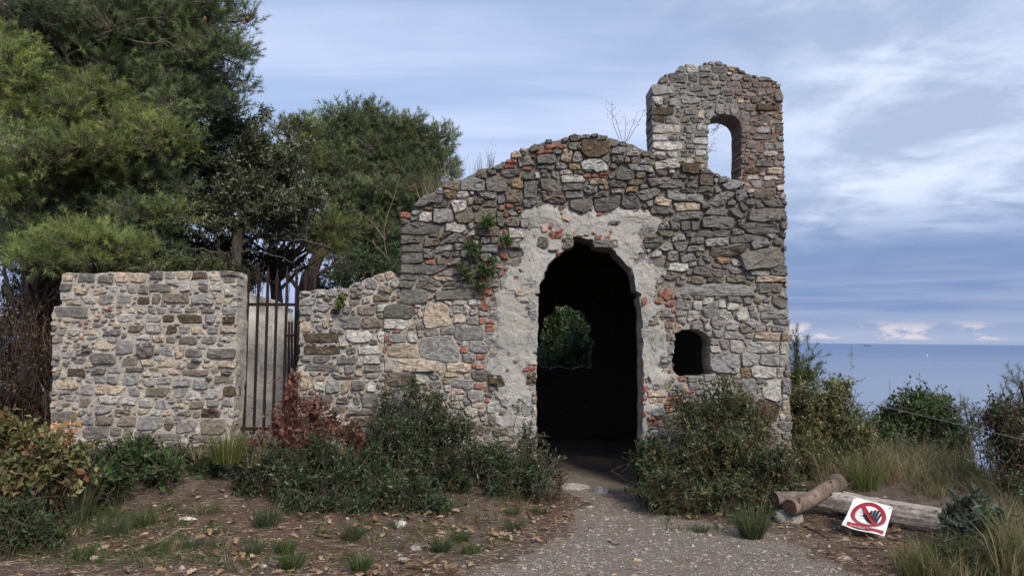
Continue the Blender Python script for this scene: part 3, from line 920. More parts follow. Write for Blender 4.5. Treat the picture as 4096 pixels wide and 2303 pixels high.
FA = traced('A', """d:285 563 235 70 5,340 610 130 38,815 432 175 118,905 347 180 45,1215 240 160 82,1640 80 110 38,1220 305 140 48 -15,1475 347 90 28,1430 460 140 46,1085 480 100 132,1235 440 172 100,1680 225 72 58 -40,
1780 235 90 60,1860 245 60 40,1840 360 122 90,2260 378 130 40,2170 425 310 70 2,2365 438 95 55,1770 440 130 38,1695 590 200 112 12,1895 580 150 110,1495 600 170 100,1890 520 60 30,1660 525 150 46,2110 650 160 56,2340 685 205 55,
85 745 55 45,235 795 340 84,145 880 165 60,305 838 90 38,410 835 90 35,500 875 170 75,145 945 160 65,265 990 90 90,145 1025 165 84,270 1110 430 66,110 1180 130 38,290 1210 190 44 -18,105 1235 110 48,255 1255 190 52 -10,440 1235 120 32,430 1265 150 34,165 1330 250 118,485 1315 330 78 3,
720 890 80 52,800 885 70 50,840 705 60 118,1178 905 82 72,1695 905 205 56 2,560 1130 150 40,1550 330 60 22,2490 330 90 60,2070 380 80 30,1200 330 60 40,1060 385 110 45,760 600 110 40,640 620 70 50,2000 450 70 40,2330 500 120 36,2480 480 90 40;
g:625 445 198 96,730 528 150 44,1465 225 90 74,1320 295 80 58,1965 305 195 52 -5,390 685 162 115,595 895 50 60,380 955 160 52 10,520 930 100 54,1090 585 105 58,1770 500 110 38,1440 525 152 48,2330 545 320 74 -8,1025 745 65 60,755 950 130 64,1565 485 115 64,1280 365 80 62 -30,2210 662 45 30,820 1045 65 38,1075 1215 112 58,1750 740 90 28 -8,1710 700 40 50;
l:1585 285 200 92,1365 345 110 38,1415 390 185 58,2160 285 210 74 5,520 625 122 90,240 700 112 68,485 785 175 68,970 830 115 74,965 910 100 68,1500 830 95 32,1140 380 40 45;
t:975 205 80 58 15,1375 210 85 98 -8,1630 415 125 52,2150 580 140 62 -15,2330 610 230 76 4,400 1190 170 32,300 1350 60 56,610 580 50 60;
o:905 420 80 44,970 430 90 80,1610 150 232 150,1440 295 80 44,2355 310 132 74,1890 485 95 44,850 632 50 38,440 520 90 50;
b:945 535 120 98,1245 545 200 72,565 690 152 110 22,725 690 172 122,745 815 172 72,295 905 132 64,370 1060 85 60,2490 400 110 88,1970 365 70 38,1920 425 132 32,1260 970 100 18 5,1380 910 88 70,520 1190 90 26;
r:1530 365 62 34,1600 375 50 26,1665 380 76 24,1665 355 66 18,1250 132 80 34 15,1325 148 86 20 15,1195 185 148 26 12,1095 215 60 18,945 250 76 24,905 300 60 16,95 685 82 32,1700 460 34 34,1315 810 90 36,1255 815 30 30,1290 850 90 26,1250 770 40 55 -30,880 1010 58 50,840 920 22 40,890 680 28 55,895 835 25 45,990 628 40 30,720 1300 100 28,690 1330 60 40,725 1405 70 82 -40,1625 862 52 36,1705 858 46 26,1595 832 40 22,1720 820 30 24,910 605 30 18,965 1188 30 18,905 1110 30 18,850 1155 40 26,1310 985 40 24,1330 670 30 24,290 1060 78 50,300 945 40 22,1050 300 60 20,880 720 30 30,1640 670 30 18;
p:1360 712 66 34,815 1085 70 38,995 1312 70 36,1095 1312 38 28,1410 818 70 28,1190 790 60 50""")
FB = traced('B', """d:1840 98 165 34,1890 138 160 44,2275 170 252 96 3,1905 222 270 90,2065 150 112 56 -45,2225 270 345 72 -4,1850 310 292 44,1605 410 92 72 12,1375 358 152 58,1375 408 120 28,1555 245 78 72,1640 250 66 58,1725 255 60 70,1665 318 45 38,1725 372 112 48,2095 352 205 60,2260 505 345 160 8,2385 375 62 58,1765 540 60 60,1830 615 285 60 -5,2390 610 112 62,2345 745 212 72,2020 830 112 44,2135 838 60 44,2390 860 132 76 -20,2290 1010 70 24,2420 250 50 58,2420 320 40 40,2425 430 30 40,2000 60 80 40,2160 60 120 50,2330 60 150 60,2110 100 60 60;
g:1475 250 75 58,1590 350 100 42 10,1890 385 205 68 5,2225 400 152 70 15,1730 430 142 42,1545 490 80 72,1655 510 142 56 12,1700 555 70 38,2030 600 112 46 -25,2215 620 142 42,1870 760 640 92,1625 875 132 84 -8,1845 930 136 96 25,1615 945 92 48,2190 965 70 62,1805 1000 70 44 20,1895 1025 122 98 -25,2015 1045 108 74,2170 1025 82 64 35,1740 1035 78 58,2345 955 224 64,2240 1050 76 74 12,2360 1065 112 54,2395 1012 120 38,1905 1105 90 62,2025 1120 170 66 -5,1880 1175 66 54,1955 1190 82 64,1960 1340 245 156 -6,2150 1320 132 104,2315 1320 146 96,2420 1320 58 92,1600 1010 60 60 ;
l:2070 550 112 44,1585 575 158 68,1735 885 76 76,1820 845 76 48,1935 875 66 60,2015 895 82 48,1700 960 82 88 12,1955 960 88 72 -30,2095 965 102 70 14,1830 1045 76 48,2045 1205 104 98,1880 1225 72 44,2265 1215 262 92,2420 1225 58 98,2265 1410 208 94,2400 1420 60 80,1480 420 90 50;
t:2330 675 232 36,2300 1130 212 68,2440 1140 90 56,1585 1050 62 80;
b:1480 305 132 40,1970 440 335 82 3,1710 678 142 58 -10,1880 685 112 32 -8,2050 665 152 52,1510 1140 35 58,1520 1035 60 52;
o:2120 1410 70 80,1940 525 76 38;
r:1430 790 55 55 40,1495 800 72 86 -30,1445 845 60 40 -20,1515 870 72 50,1537 800 22 52,1550 930 30 26,1520 1000 100 22 -6,1465 1385 72 24,1535 1370 50 26 20,1535 1420 40 30,1545 1330 20 18,1525 1183 28 18,1480 992 50 18,1310 850 30 40,1500 560 20 30,1370 465 30 18,2310 1078 50 28 -25""")
FC = traced('C', """d:815 330 275 112 -2,1000 460 50 38,1650 1137 50 34;
l:820 430 186 78,1220 265 60 40 -20,1310 262 90 38,1435 265 90 38,1310 320 76 58,1375 320 52 76,1245 355 44 76 12,1000 350 40 54,1030 310 40 40,985 288 45 18,1090 503 124 44 12,940 525 84 96,1000 510 46 56,1360 585 60 42,1015 865 112 70,1220 945 56 54,1305 1018 106 40,770 1190 172 98,1295 1075 112 44,1420 1135 100 70,1880 285 82 40,1850 240 70 36;
g:1430 340 76 44,1415 405 96 70,1395 500 220 122,1210 485 106 54,820 540 132 64,1155 630 315 202,1480 615 182 74 -8,1390 698 88 54,1120 845 82 38,1335 905 188 74 -8,1130 915 112 54,1435 1005 96 108,1165 990 132 54 -12,960 970 96 80,745 975 80 40,870 1075 335 132,1900 355 66 80,1915 655 50 40,1715 792 45 26,1580 955 30 24,1665 1040 40 20,1240 1150 130 60,1130 1120 100 50;
t:1140 360 218 182 8,865 645 238 112,960 755 466 88 -3,1310 782 205 78 -4,1175 800 66 66 40,1265 830 152 36 -6,1385 840 62 54 20,1295 970 92 48,1470 1080 112 38,1880 745 86 24,1910 960 34 70,1910 1040 34 60,1912 1120 34 80,1898 1240 50 60,1320 388 98 68,915 475 82 26 32,1090 225 72 76;
b:835 870 238 88;
o:1615 878 106 84,1205 890 72 38,1885 865 82 92;
r:1355 638 62 42,970 328 30 42,1495 410 38 40,1550 415 60 17,1550 443 50 15,1552 470 55 20,735 545 22 45,730 630 28 55 -20,762 590 40 18,1490 698 60 30,1470 925 80 44,1520 945 25 30,1430 765 25 40,1530 1035 40 30,1870 790 86 38,1525 1130 30 25,1430 298 30 18,800 492 70 15,712 945 30 28,1480 770 60 20,712 860 16 60""")
FG = traced('G', """g:860 870 112 98,920 470 92 54,1010 690 82 48,1165 690 92 48,1010 745 92 34,1590 720 124 150,1885 690 66 102,1490 660 70 58,1010 1005 72 40,1095 905 102 44,1100 955 102 38,1440 800 82 78,990 1065 112 58,1260 690 70 60,1250 770 70 70,1200 840 110 60;
l:1490 612 66 48,1770 720 158 168,1320 760 92 88,1870 770 50 48,1330 860 110 60;
t:850 748 138 40,1400 605 92 38,1430 665 96 48,1880 850 48 90,835 800 62 28,1000 620 40 30;
o:1740 890 164 160;
r:905 542 66 20,975 535 48 22,975 585 38 28,990 490 18 18,1040 628 52 16,870 805 46 20,955 830 92 15,1040 826 56 17,935 852 62 16,960 878 78 24,1020 868 40 34,1000 785 102 22,820 950 50 22,875 940 56 20,835 982 86 30,925 1008 46 20,880 1005 50 16,935 1095 52 38,1130 735 62 16,748 640 26 50,752 710 28 60,750 780 26 50,748 840 24 40,750 890 26 45,745 520 20 60""")
rub = Rubble(YF, [facade_loop, win_loop], spill=0.014)
rub.add_traced(FA + FB + FC + FG)
rub.fill([0.05, 0.036, 0.026, 0.019, 0.014], 110, 'dddgggbbl', 1.9)

def facade_prot(x, z, r, cls):
    up = min(max((z - 1.9) / 0.7, 0), 1)
    inpl = poly_hit(plaster_loop, x, z)
    base = 0.024 + 0.016 * up
    if cls in ('r', 'p'): base = 0.024 + 0.012 * up
    if inpl:
        if rub.cur >= rub.ntr: return random.uniform(0.010, 0.019)
        base = 0.043
    return base * random.uniform(0.75, 1.3) + min(r, 0.12) * 0.06

def poly_hit(lp, x, z):
    c = False; n = len(lp)
    for i in range(n):
        x0, z0 = lp[i]; x1, z1 = lp[(i + 1) % n]
        if (z0 > z) != (z1 > z) and x < x0 + (z - z0) / (z1 - z0) * (x1 - x0): c = not c
    return c

ST = dict(stone=MAT['stone'], tufa=MAT['tufa'], brick=MAT['brick'])
lay_stones(rub, facade, ROOT, facade_prot, 0.016, 0.008, ST, limit=225, deep=0.20, jitter=0.2, mort_fn=facade_col, smear=lambda x, z: 0.8 - 0.35 * min(max((z - 2.2) / 0.6, 0), 1))

# the patch of lime plaster round the doorway, flaking in layers
OUTER_EDGE = np.array(ragged(xz(PLASTER, YF), 0.03, 0.0, 9)[:-1])
def plaster_front(V):
    q = np.stack([V[:, 0], 0 * V[:, 0], V[:, 1]], 1)
    a = fbm(q * 5, 4, 61); b = fbm(q * 22, 3, 67); h = fbm(q * 3.6, 4, 83)
    layers = S01((a - 0.02) / 0.03) * 0.010 + S01((a + 0.13) / 0.03) * 0.008
    de = np.min(np.hypot(V[:, None, 0] - OUTER_EDGE[None, :, 0], V[:, None, 1] - OUTER_EDGE[None, :, 1]), axis=1)
    thin = S01((de + fbm(q * 12, 3, 89) * 0.06) / 0.07)             # feathers out against the rubble
    gone = S01((h - 0.155) / 0.03) * S01(de / 0.03)                 # spots where it has dropped off
    return (-0.022 - layers) * thin * (1 - gone) + b * 0.016 * (1 - 0.6 * gone) + 0.012 * gone
def plaster_col(V):
    n = fbm(np.stack([V[:, 0] * 3, 0 * V[:, 0], V[:, 1] * 3], 1), 3, 71)[:, None]
    lo = S01((1.3 - V[:, 1]) / 0.8)[:, None]
    return np.array([0.40, 0.39, 0.37]) * (1 + n * 0.35) * (1 + 0.10 * lo)
g = Geo()
slab(g, [plaster_loop], YF, 0.02, 0.019, plaster_front, plaster_col, closed_back=False)
link('plaster_patch', g.mesh('plaster_patch', ROOT), MAT['plaster'], facade)

# nave: side walls and barrel vault behind the facade, one shell
xl, xr = -0.98, 2.86
prof_out = [(xl - 0.12, -0.2), (xl - 0.12, 2.55), (0.2, 3.2), (0.95, 3.45), (1.7, 3.2), (xr + 0.1, 2.62), (xr + 0.1, -0.2)]
th_ = np.linspace(0, math.pi, 17)
prof_in = [(xr - 0.3, -0.2)] + [(0.94 + 1.62 * math.cos(t), 1.55 + 1.42 * math.sin(t)) for t in th_] + [(xl + 0.3, -0.2)]
prof = prof_out + prof_in
nave = Geo()
ys = np.linspace(YF + 0.375, 13.3, 22)
PP = np.array(ragged(prof, 0.22, 0.02, 3))
vv = []
for yq in ys:
    q = np.stack([PP[:, 0] * 3, np.full(len(PP), yq * 3), PP[:, 1] * 3], 1)
    vv.append(np.stack([PP[:, 0] + fbm(q, 3, 5) * 0.07, np.full(len(PP), yq), PP[:, 1] + fbm(q, 3, 15) * 0.07], 1))
npf = len(PP); ii = np.arange(npf); jj = (ii + 1) % npf
ff = np.concatenate([np.stack([q * npf + ii, q * npf + jj, (q + 1) * npf + jj, (q + 1) * npf + ii], 1) for q in range(len(ys) - 1)])
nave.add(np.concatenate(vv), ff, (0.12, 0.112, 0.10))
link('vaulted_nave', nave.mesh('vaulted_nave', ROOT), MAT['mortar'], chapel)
# rear wall with the broken opening one sees the trees through
YR = 13.1
rear = xz([(1500, 800), (2000, 640), (2300, 620), (2700, 640), (2920, 800), (2920, 1900), (1500, 1900)], YR)
rear = [(xl - 0.1, -0.2), (xr + 0.05, -0.2), (xr + 0.05, 2.6), (1.7, 3.15), (0.95, 3.4), (0.2, 3.15), (xl - 0.1, 2.5)]
hole = xz([(2160, 1470), (2158, 1330), (2172, 1280), (2200, 1255), (2226, 1225), (2262, 1212), (2285, 1225), (2320, 1235), (2345, 1260), (2366, 1310), (2370, 1400), (2362, 1468), (2260, 1476)], YR)
g = Geo()
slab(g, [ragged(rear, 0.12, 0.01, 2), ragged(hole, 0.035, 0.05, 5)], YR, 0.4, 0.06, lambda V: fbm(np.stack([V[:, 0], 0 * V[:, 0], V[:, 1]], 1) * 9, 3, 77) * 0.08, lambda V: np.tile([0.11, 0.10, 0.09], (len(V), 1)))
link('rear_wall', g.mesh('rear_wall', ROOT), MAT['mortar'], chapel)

# ---- bell gable
YB = YF + 0.05
BOUT = px('F', [(626, 900), (622, 760), (620, 560), (618, 330), (620, 245), (670, 232), (690, 180), (712, 165), (790, 155), (800, 135), (840, 98), (890, 84), (985, 92), (1048, 62), (1150, 62), (1195, 80), (1222, 92), (1280, 98), (1310, 122), (1400, 155), (1450, 180), (1560, 190), (1605, 212), (1612, 230), (1642, 234), (1645, 290), (1660, 330), (1648, 390), (1658, 400), (1660, 560), (1665, 740), (1668, 880), (1670, 1060), (1676, 1180)])
bl = xz(BOUT, YB)
bell_out = bl + [(bl[-1][0], 2.75), (bl[0][0], 3.05)]
BH = px('F', [(1062, 900), (1060, 700), (1062, 560), (1075, 520), (1105, 492), (1150, 476), (1200, 468), (1250, 476), (1295, 502), (1325, 545), (1333, 600), (1334, 760), (1330, 985), (1240, 1010), (1120, 985)])
bell_loop = ragged(bell_out, 0.04, 0.010, 14)
bell_hole = ragged(xz(BH, YB), 0.035, 0.006, 18)
def bell_col(V):
    n = fbm(np.stack([V[:, 0] * 6, V[:, 1] * 6, 0 * V[:, 0]], 1), 3, 91)
    xm = at_y(2870, 450, YB)[0]
    red = S01((V[:, 0] - xm + n * 0.5) / 0.22)[:, None]
    return np.array([0.275, 0.262, 0.24]) * (1 - red) + np.array([0.235, 0.162, 0.130]) * red
g = Geo()
slab(g, [bell_loop, bell_hole], YB, 0.40, 0.03, lambda V: fbm(np.stack([V[:, 0], 0 * V[:, 0], V[:, 1]], 1) * 18, 3, 93) * 0.02, bell_col)
bell = link('bell_gable', g.mesh('bell_gable', ROOT), MAT['mortar_flush'], chapel)
FF = traced('F', """g:715 283 185 78,920 370 160 62,920 595 96 64,940 500 50 30,855 662 66 38,1040 110 96 60,845 120 80 44,860 298 55 38,1100 265 60 24,925 310 76 34,1290 180 96 60,1265 245 112 54,1495 305 72 54,1240 362 96 44,1150 435 76 84 -15,1217 430 40 88,1280 440 78 86 20,1352 500 96 88 40,1500 600 132 56,1580 605 36 54,1635 668 62 44,1540 730 92 60,1630 730 70 62,1630 865 86 48,1075 470 66 100 -35,1390 318 96 40;
l:660 370 86 70,735 595 232 68,690 665 136 54,750 727 248 76,675 800 106 50,780 800 112 48,1015 580 86 54,1000 690 122 54,1010 740 82 28,1010 790 96 54,910 860 72 50,935 115 96 64,915 275 46 30,1580 795 152 44,1425 985 112 46,1580 990 172 40,1640 1065 66 60,1295 980 92 44,1020 890 60 40;
d:730 370 55 80,915 455 116 54,980 533 96 34,1005 637 112 38,910 655 46 36,920 735 92 44,895 800 112 34,1145 120 112 64,820 190 152 82,715 205 72 58,940 185 76 70,1055 215 132 60,1185 185 86 64,870 258 66 40,1025 318 102 50,1030 265 46 28,1380 190 92 50,1375 250 86 54,1530 245 86 54,1530 200 162 36,1625 250 50 50,1230 303 82 54,1310 310 66 50,1625 330 78 110,1455 368 106 46,1550 360 46 40,1165 300 52 54,1100 355 92 28,1390 430 92 58,1510 510 102 58,1420 520 60 48,1380 595 82 60,1630 590 62 76,1370 655 76 46,1510 663 182 46,1405 723 142 64,1380 795 92 34,1510 865 152 58,1460 130 80 40,1330 140 70 34,1180 235 40 30,1460 800 60 30;
o:715 450 186 68,670 520 96 58,1005 850 100 48,1255 117 60 44,1545 425 218 58,1615 500 86 54,1420 925 182 48;
b:870 525 102 44,1370 855 76 60;
t:1330 368 62 38,1590 930 152 54,850 845 80 40,1010 480 60 80;
r:850 330 62 10,810 345 50 10,845 470 18 50,885 485 60 10,930 425 120 9 8,860 600 15 58,800 635 92 9,825 790 24 40,1415 880 40 30,740 810 26 14,990 140 14 40,1120 340 60 14""")
rubb = Rubble(YB, [bell_loop, bell_hole], spill=0.012)
rubb.add_traced(FF)
rubb.fill([0.045, 0.034, 0.025, 0.018], 70, 'dddgggl', 1.6, region=(rubb.zs > 3.0)[:, None] & np.ones((1, len(rubb.xs)), bool))
lay_stones(rubb, bell, ROOT, lambda x, z, r, c: (0.006 if c == 'r' else 0.017) * random.uniform(0.7, 1.3), 0.009, 0.012,
           dict(stone=MAT['stone_bell'], tufa=MAT['tufa'], brick=MAT['brick']), limit=75, deep=0.36, jitter=0.15, mort_fn=bell_col, smear=0.8)

# ------------------------------------------------------------------ garden wall left of the gate
YW = 8.42
WOUT = px('E', [(110, 1600), (104, 1350), (110, 1150), (120, 900), (118, 640), (122, 440), (112, 400), (135, 335), (205, 318), (186, 250), (190, 150), (205, 75), (270, 62), (390, 66), (480, 68), (660, 58), (800, 66), (880, 72), (930, 52), (1080, 55), (1200, 48), (1420, 52), (1560, 46), (1596, 60), (1602, 90),
                     (1598, 400), (1588, 800), (1572, 1150), (1534, 1400), (1528, 1600)])
wl = xz(WOUT, YW)
wall_loop = ragged(wl, 0.04, 0.010, 24)
WR = np.array([-1.98, YW + 0.2, 0.25])
gwall = thing('garden_wall', 'rubble wall with wide beige mortar left of the iron gate, maroon block near its foot', 'wall', WR)
def wall_col(V):
    n = fbm(np.stack([V[:, 0] * 4, V[:, 1] * 4, 0 * V[:, 0]], 1), 3, 101)[:, None]
    left = S01((-2.55 - V[:, 0] + n[:, 0] * 0.3) / 0.2)[:, None]
    return (np.array([0.50, 0.41, 0.31]) * (1 - left) + np.array([0.49, 0.45, 0.40]) * left) * (1 + n * 0.25)
g = Geo()
slab(g, [wall_loop], YW, 0.32, 0.028, lambda V: fbm(np.stack([V[:, 0], 0 * V[:, 0], V[:, 1]], 1) * 15, 3, 103) * 0.022, wall_col)
link('mortar_core', g.mesh('mortar_core', WR), MAT['mortar_flush'], gwall)
FE = traced('E', """t:245 95 96 64,675 95 116 84,810 100 132 78,1420 100 82 58,360 205 122 64,1175 82 116 66,410 540 122 42,530 640 112 74,1290 520 112 58,1530 520 132 48,970 590 110 48,885 780 112 48,1365 800 102 38,1530 790 162 58,225 955 212 74,505 990 90 84,635 1000 166 70,1140 1120 132 34,1040 1180 82 54,1140 695 80 98,660 1195 70 30,300 300 150 30,1030 790 162 44;
d:395 100 152 74,550 112 126 64,230 177 92 58,960 85 122 68,845 195 96 70,985 183 192 68,270 375 315 88,575 405 90 44,590 540 162 46,500 480 132 28,1065 597 92 54,1205 603 182 64,1370 600 122 58,395 680 82 38 15,870 685 132 104,1250 700 142 74,1475 705 232 78,525 745 234 84,490 845 122 64,215 1210 216 94,840 1370 162 88,1045 1378 222 64,1345 1390 332 58,640 1330 112 78,1120 1430 202 48,300 730 60 30,160 880 60 50,470 1335 222 100;
g:1060 85 102 60,765 190 92 64,555 275 126 74,695 270 128 70,1320 270 182 84,1390 435 84 72,1110 355 112 44,1535 370 112 50,1175 520 86 60,1405 520 86 64,1030 690 96 80,710 660 152 118,625 835 112 50,500 915 92 64,595 915 92 70,745 915 152 96,1005 925 122 60,1170 940 158 64,1310 955 142 74,400 995 102 78,780 1010 92 68,1145 1020 116 74,1400 1030 112 74,870 1110 142 64,995 1115 112 80,1405 1105 106 54,1520 1105 86 60,535 1155 132 74,400 1240 116 74,910 1265 212 108,1190 1285 212 118 8,570 1430 132 40,240 1020 120 30,1470 625 60 36,1395 965 50 40;
l:620 190 82 48,1185 175 86 84,1430 170 112 74,260 255 142 54,410 277 126 64,715 420 122 64,925 425 132 66,935 505 132 76,850 575 112 44,1510 590 112 46,1150 800 82 54,885 930 112 74,1250 1040 136 74,575 1075 166 70,730 1090 132 58,940 1180 102 44,1515 1170 50 68,1265 1325 82 74,225 1320 232 60,1480 935 60 40;
b:1530 70 172 44,1540 120 92 44,955 270 74 96,1115 265 222 78,1225 355 122 40,1370 362 132 30,790 505 126 58,745 770 142 74,1250 800 116 48,775 832 172 42,920 840 102 34,1265 860 212 54,1495 920 172 78,955 1015 212 70,1280 1115 132 58,380 1095 92 80,680 1170 152 38,1170 1183 132 44,1275 1190 72 58,535 1240 152 70,715 1245 152 84,1060 1265 96 100 40,1415 1290 212 128,720 1340 92 88;
o:1305 85 142 58,850 285 92 58,1050 425 92 54,1225 430 222 68,1530 440 112 58,1075 515 92 68,310 860 162 68,1545 1010 112 88,690 1005 60 40;
r:570 355 92 20,350 575 60 26 -20,290 905 36 18,140 570 40 14,345 468 24 18,395 460 34 18,480 435 60 12;
p:1080 855 112 28;
m:1395 1178 182 86""")
rubw = Rubble(YW, [wall_loop], spill=0.008)
rubw.add_traced(FE)
rubw.fill([0.034, 0.025, 0.018, 0.013], 60, 'ttlggbd', 1.7)
lay_stones(rubw, gwall, WR, lambda x, z, r, c: (0.016 + 0.02 * random.random() ** 2) * (1.9 if c == 'd' and x < -2.2 and 1.1 < z < 1.5 else 1), 0.001, 0.014,
           dict(stone=MAT['stone_wall'], tufa=MAT['tufa'], brick=MAT['brick']), limit=260, deep=0.2, jitter=0.16, flat=0.4, mort_fn=wall_col, smear=0.6)
# thin cross brushed on the maroon block
cr_p = at_y(150 + 1400 / 2, 1060 + 1165 / 2, YW)
g = Geo()
for w_, h_, dz in ((0.05, 0.007, 0.0), (0.008, 0.055, 0.006)):
    a_, b_, y0, y1 = w_ / 2, h_ / 2, -0.004, 0.004
    bv = np.array([[sx * a_, sy, sz * b_ + dz] for sx in (-1, 1) for sy in (y0, y1) for sz in (-1, 1)])
    g.add(bv, [[0, 1, 3, 2], [4, 6, 7, 5], [0, 4, 5, 1], [2, 3, 7, 6], [0, 2, 6, 4], [1, 5, 7, 3]], (0.085, 0.03, 0.028))
link('painted_cross', g.mesh('painted_cross'), MAT['brick'], gwall, np.array([cr_p[0], YW - 0.038, cr_p[2]]) - WR)

# ------------------------------------------------------------------ low wall joining the gate to the chapel
MOUT = px('C', [(44, 1700), (30, 1300), (20, 1000), (24, 760), (36, 680), (34, 520), (40, 380), (32, 290), (40, 240), (38, 172), (140, 168), (170, 160), (250, 158), (300, 150), (430, 146), (440, 120), (535, 96), (570, 70), (620, 60), (640, 40), (720, 20), (770, 6), (800, 60), (846, 72), (842, 262), (722, 300), (714, 600), (714, 900), (704, 1200), (706, 1700)])
YM = YF + 0.012
mid_loop = ragged(xz(MOUT, YM), 0.04, 0.008, 34)
MR = np.array([-1.95 + 0.9, YM + 0.2, 0.25])
mwall = thing('low_wall', 'low rubble wall between the iron gate and the chapel, one big porous ochre block', 'wall', MR)
def mid_col(V):
    n = fbm(np.stack([V[:, 0] * 4, V[:, 1] * 4, 0 * V[:, 0]], 1), 3, 111)[:, None]
    return np.array([0.46, 0.425, 0.375]) * (1 + n * 0.5)
g = Geo()
slab(g, [mid_loop], YM, 0.36, 0.028, lambda V: fbm(np.stack([V[:, 0], 0 * V[:, 0], V[:, 1]], 1) * 15, 3, 113) * 0.028, mid_col)
link('mortar_core', g.mesh('mortar_core', MR), MAT['mortar'], mwall)
FM = traced('C', """l:90 185 106 26,215 182 92 64,475 118 138 42 14,800 110 86 80 20,170 395 82 48,520 530 232 118,685 540 64 116 -6,600 640 212 74 4,610 718 146 74,325 828 80 28,195 930 92 78,610 930 76 90;
g:300 190 92 74,395 178 76 48,615 110 112 100 -10,110 250 146 74,95 330 116 78,190 455 76 68,420 420 218 108,440 795 102 78,625 845 146 48,305 930 116 114,140 830 90 60;
t:680 70 88 68 20,760 45 78 68 22,90 455 102 94,250 430 60 114,405 935 70 112,90 890 112 150;
o:320 330 92 54,220 540 345 82,220 640 345 74;
d:415 320 86 68,500 212 122 54,85 715 116 38,220 710 156 54,425 722 222 64,205 780 362 58,615 785 206 64,450 640 92 64,510 925 122 84,675 935 44 88,170 1030 292 78,385 1040 112 68,495 1040 70 88,605 1040 168 114,550 1130 282 50,270 230 90 50;
b:575 318 172 78,690 218 166 68,795 218 54 68,635 420 188 94,420 855 272 34,565 1210 232 94,150 1110 180 60;
r:205 820 46 28""")
rubm = Rubble(YM, [mid_loop], spill=0.010)
rubm.add_traced(FM)
rubm.fill([0.05, 0.034, 0.025, 0.018, 0.013], 40, 'lltgbd', 1.6)
lay_stones(rubm, mwall, MR, lambda x, z, r, c: 0.022 + 0.018 * random.random(), 0.004, 0.015, dict(stone=MAT['stone_wall'], tufa=MAT['tufa'], brick=MAT['brick']), limit=200, deep=0.2, jitter=0.18, mort_fn=mid_col, smear=0.6)

# ------------------------------------------------------------------ plastered wall seen through the gate
YP = 9.55
pl = xz([(880, 1215), (960, 1172), (1040, 1180), (1090, 1205), (1100, 1228), (1142, 1232), (1146, 1300), (1148, 1420), (1160, 1500), (1158, 1600), (1166, 1800), (880, 1800)], YP)
PR = np.array([pl[0][0] + 0.4, YP, 0.3])
pw = thing('plastered_wall', 'white streaked plaster wall standing behind the bars of the iron gate', 'wall', PR)
def pw_col(V):
    q = np.stack([V[:, 0] * 9, 0 * V[:, 0], V[:, 1] * 2.2], 1)
    n = fbm(q, 4, 121)[:, None]
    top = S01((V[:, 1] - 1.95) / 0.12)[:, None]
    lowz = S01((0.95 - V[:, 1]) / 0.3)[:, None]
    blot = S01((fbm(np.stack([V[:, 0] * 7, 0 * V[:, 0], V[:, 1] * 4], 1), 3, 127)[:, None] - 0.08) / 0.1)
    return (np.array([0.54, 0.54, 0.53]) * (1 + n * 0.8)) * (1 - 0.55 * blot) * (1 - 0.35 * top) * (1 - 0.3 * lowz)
g = Geo()
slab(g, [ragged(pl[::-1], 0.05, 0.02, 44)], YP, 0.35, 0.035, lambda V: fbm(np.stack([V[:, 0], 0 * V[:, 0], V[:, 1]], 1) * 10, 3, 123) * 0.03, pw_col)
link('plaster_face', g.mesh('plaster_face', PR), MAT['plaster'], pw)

for o_ in (gwall, mwall, pw, chapel): o_['kind'] = 'thing'

# ------------------------------------------------------------------ trees and bushes
def blob(u, v, Y, ru, rv, rd=None):
    """an ellipsoid of foliage: its centre stands at depth Y, its size is given in photo pixels"""
    c = at_y(u, v, Y); k = Y / F
    return c, np.array([ru * k, (rd if rd else 0.5 * (ru + rv) * k), rv * k])

def in_ball(n, p=0.45):
    d = unit(rng.normal(size=(n, 3))); return d * (rng.uniform(0, 1, n) ** p)[:, None]

def split_clumps(clumps, parts, big):
    """break every large clump up into smaller uneven ones, each a little lighter or darker than the next"""
    out = []
    for cl in clumps:
        if max(cl[3], cl[4]) < big: out.append((cl, random.uniform(0.85, 1.15))); continue
        a0 = random.uniform(0, 6.283)
        for k in range(parts):
            a = a0 + 6.283 * k / (parts - 1) + random.gauss(0, 0.25); r = 0.0 if k == parts - 1 else random.uniform(0.45, 0.72); f = 0.66 if r == 0 else random.uniform(0.40, 0.64)
            q = (cl[0] + cl[3] * r * math.cos(a), cl[1] + cl[4] * r * math.sin(a), cl[2] + random.gauss(0, 0.25) * cl[3] * cl[2] / F, cl[3] * f, cl[4] * f * random.uniform(0.85, 1.25)) + tuple(cl[5:])
            out.append((q, random.uniform(0.66, 1.32)))
    return out

def tone_mix(cols, n, var=0.25):
    c = np.asarray(cols, float)
    return c[rng.integers(0, len(c), n)] * rng.uniform(1 - var, 1 + var, (n, 1))

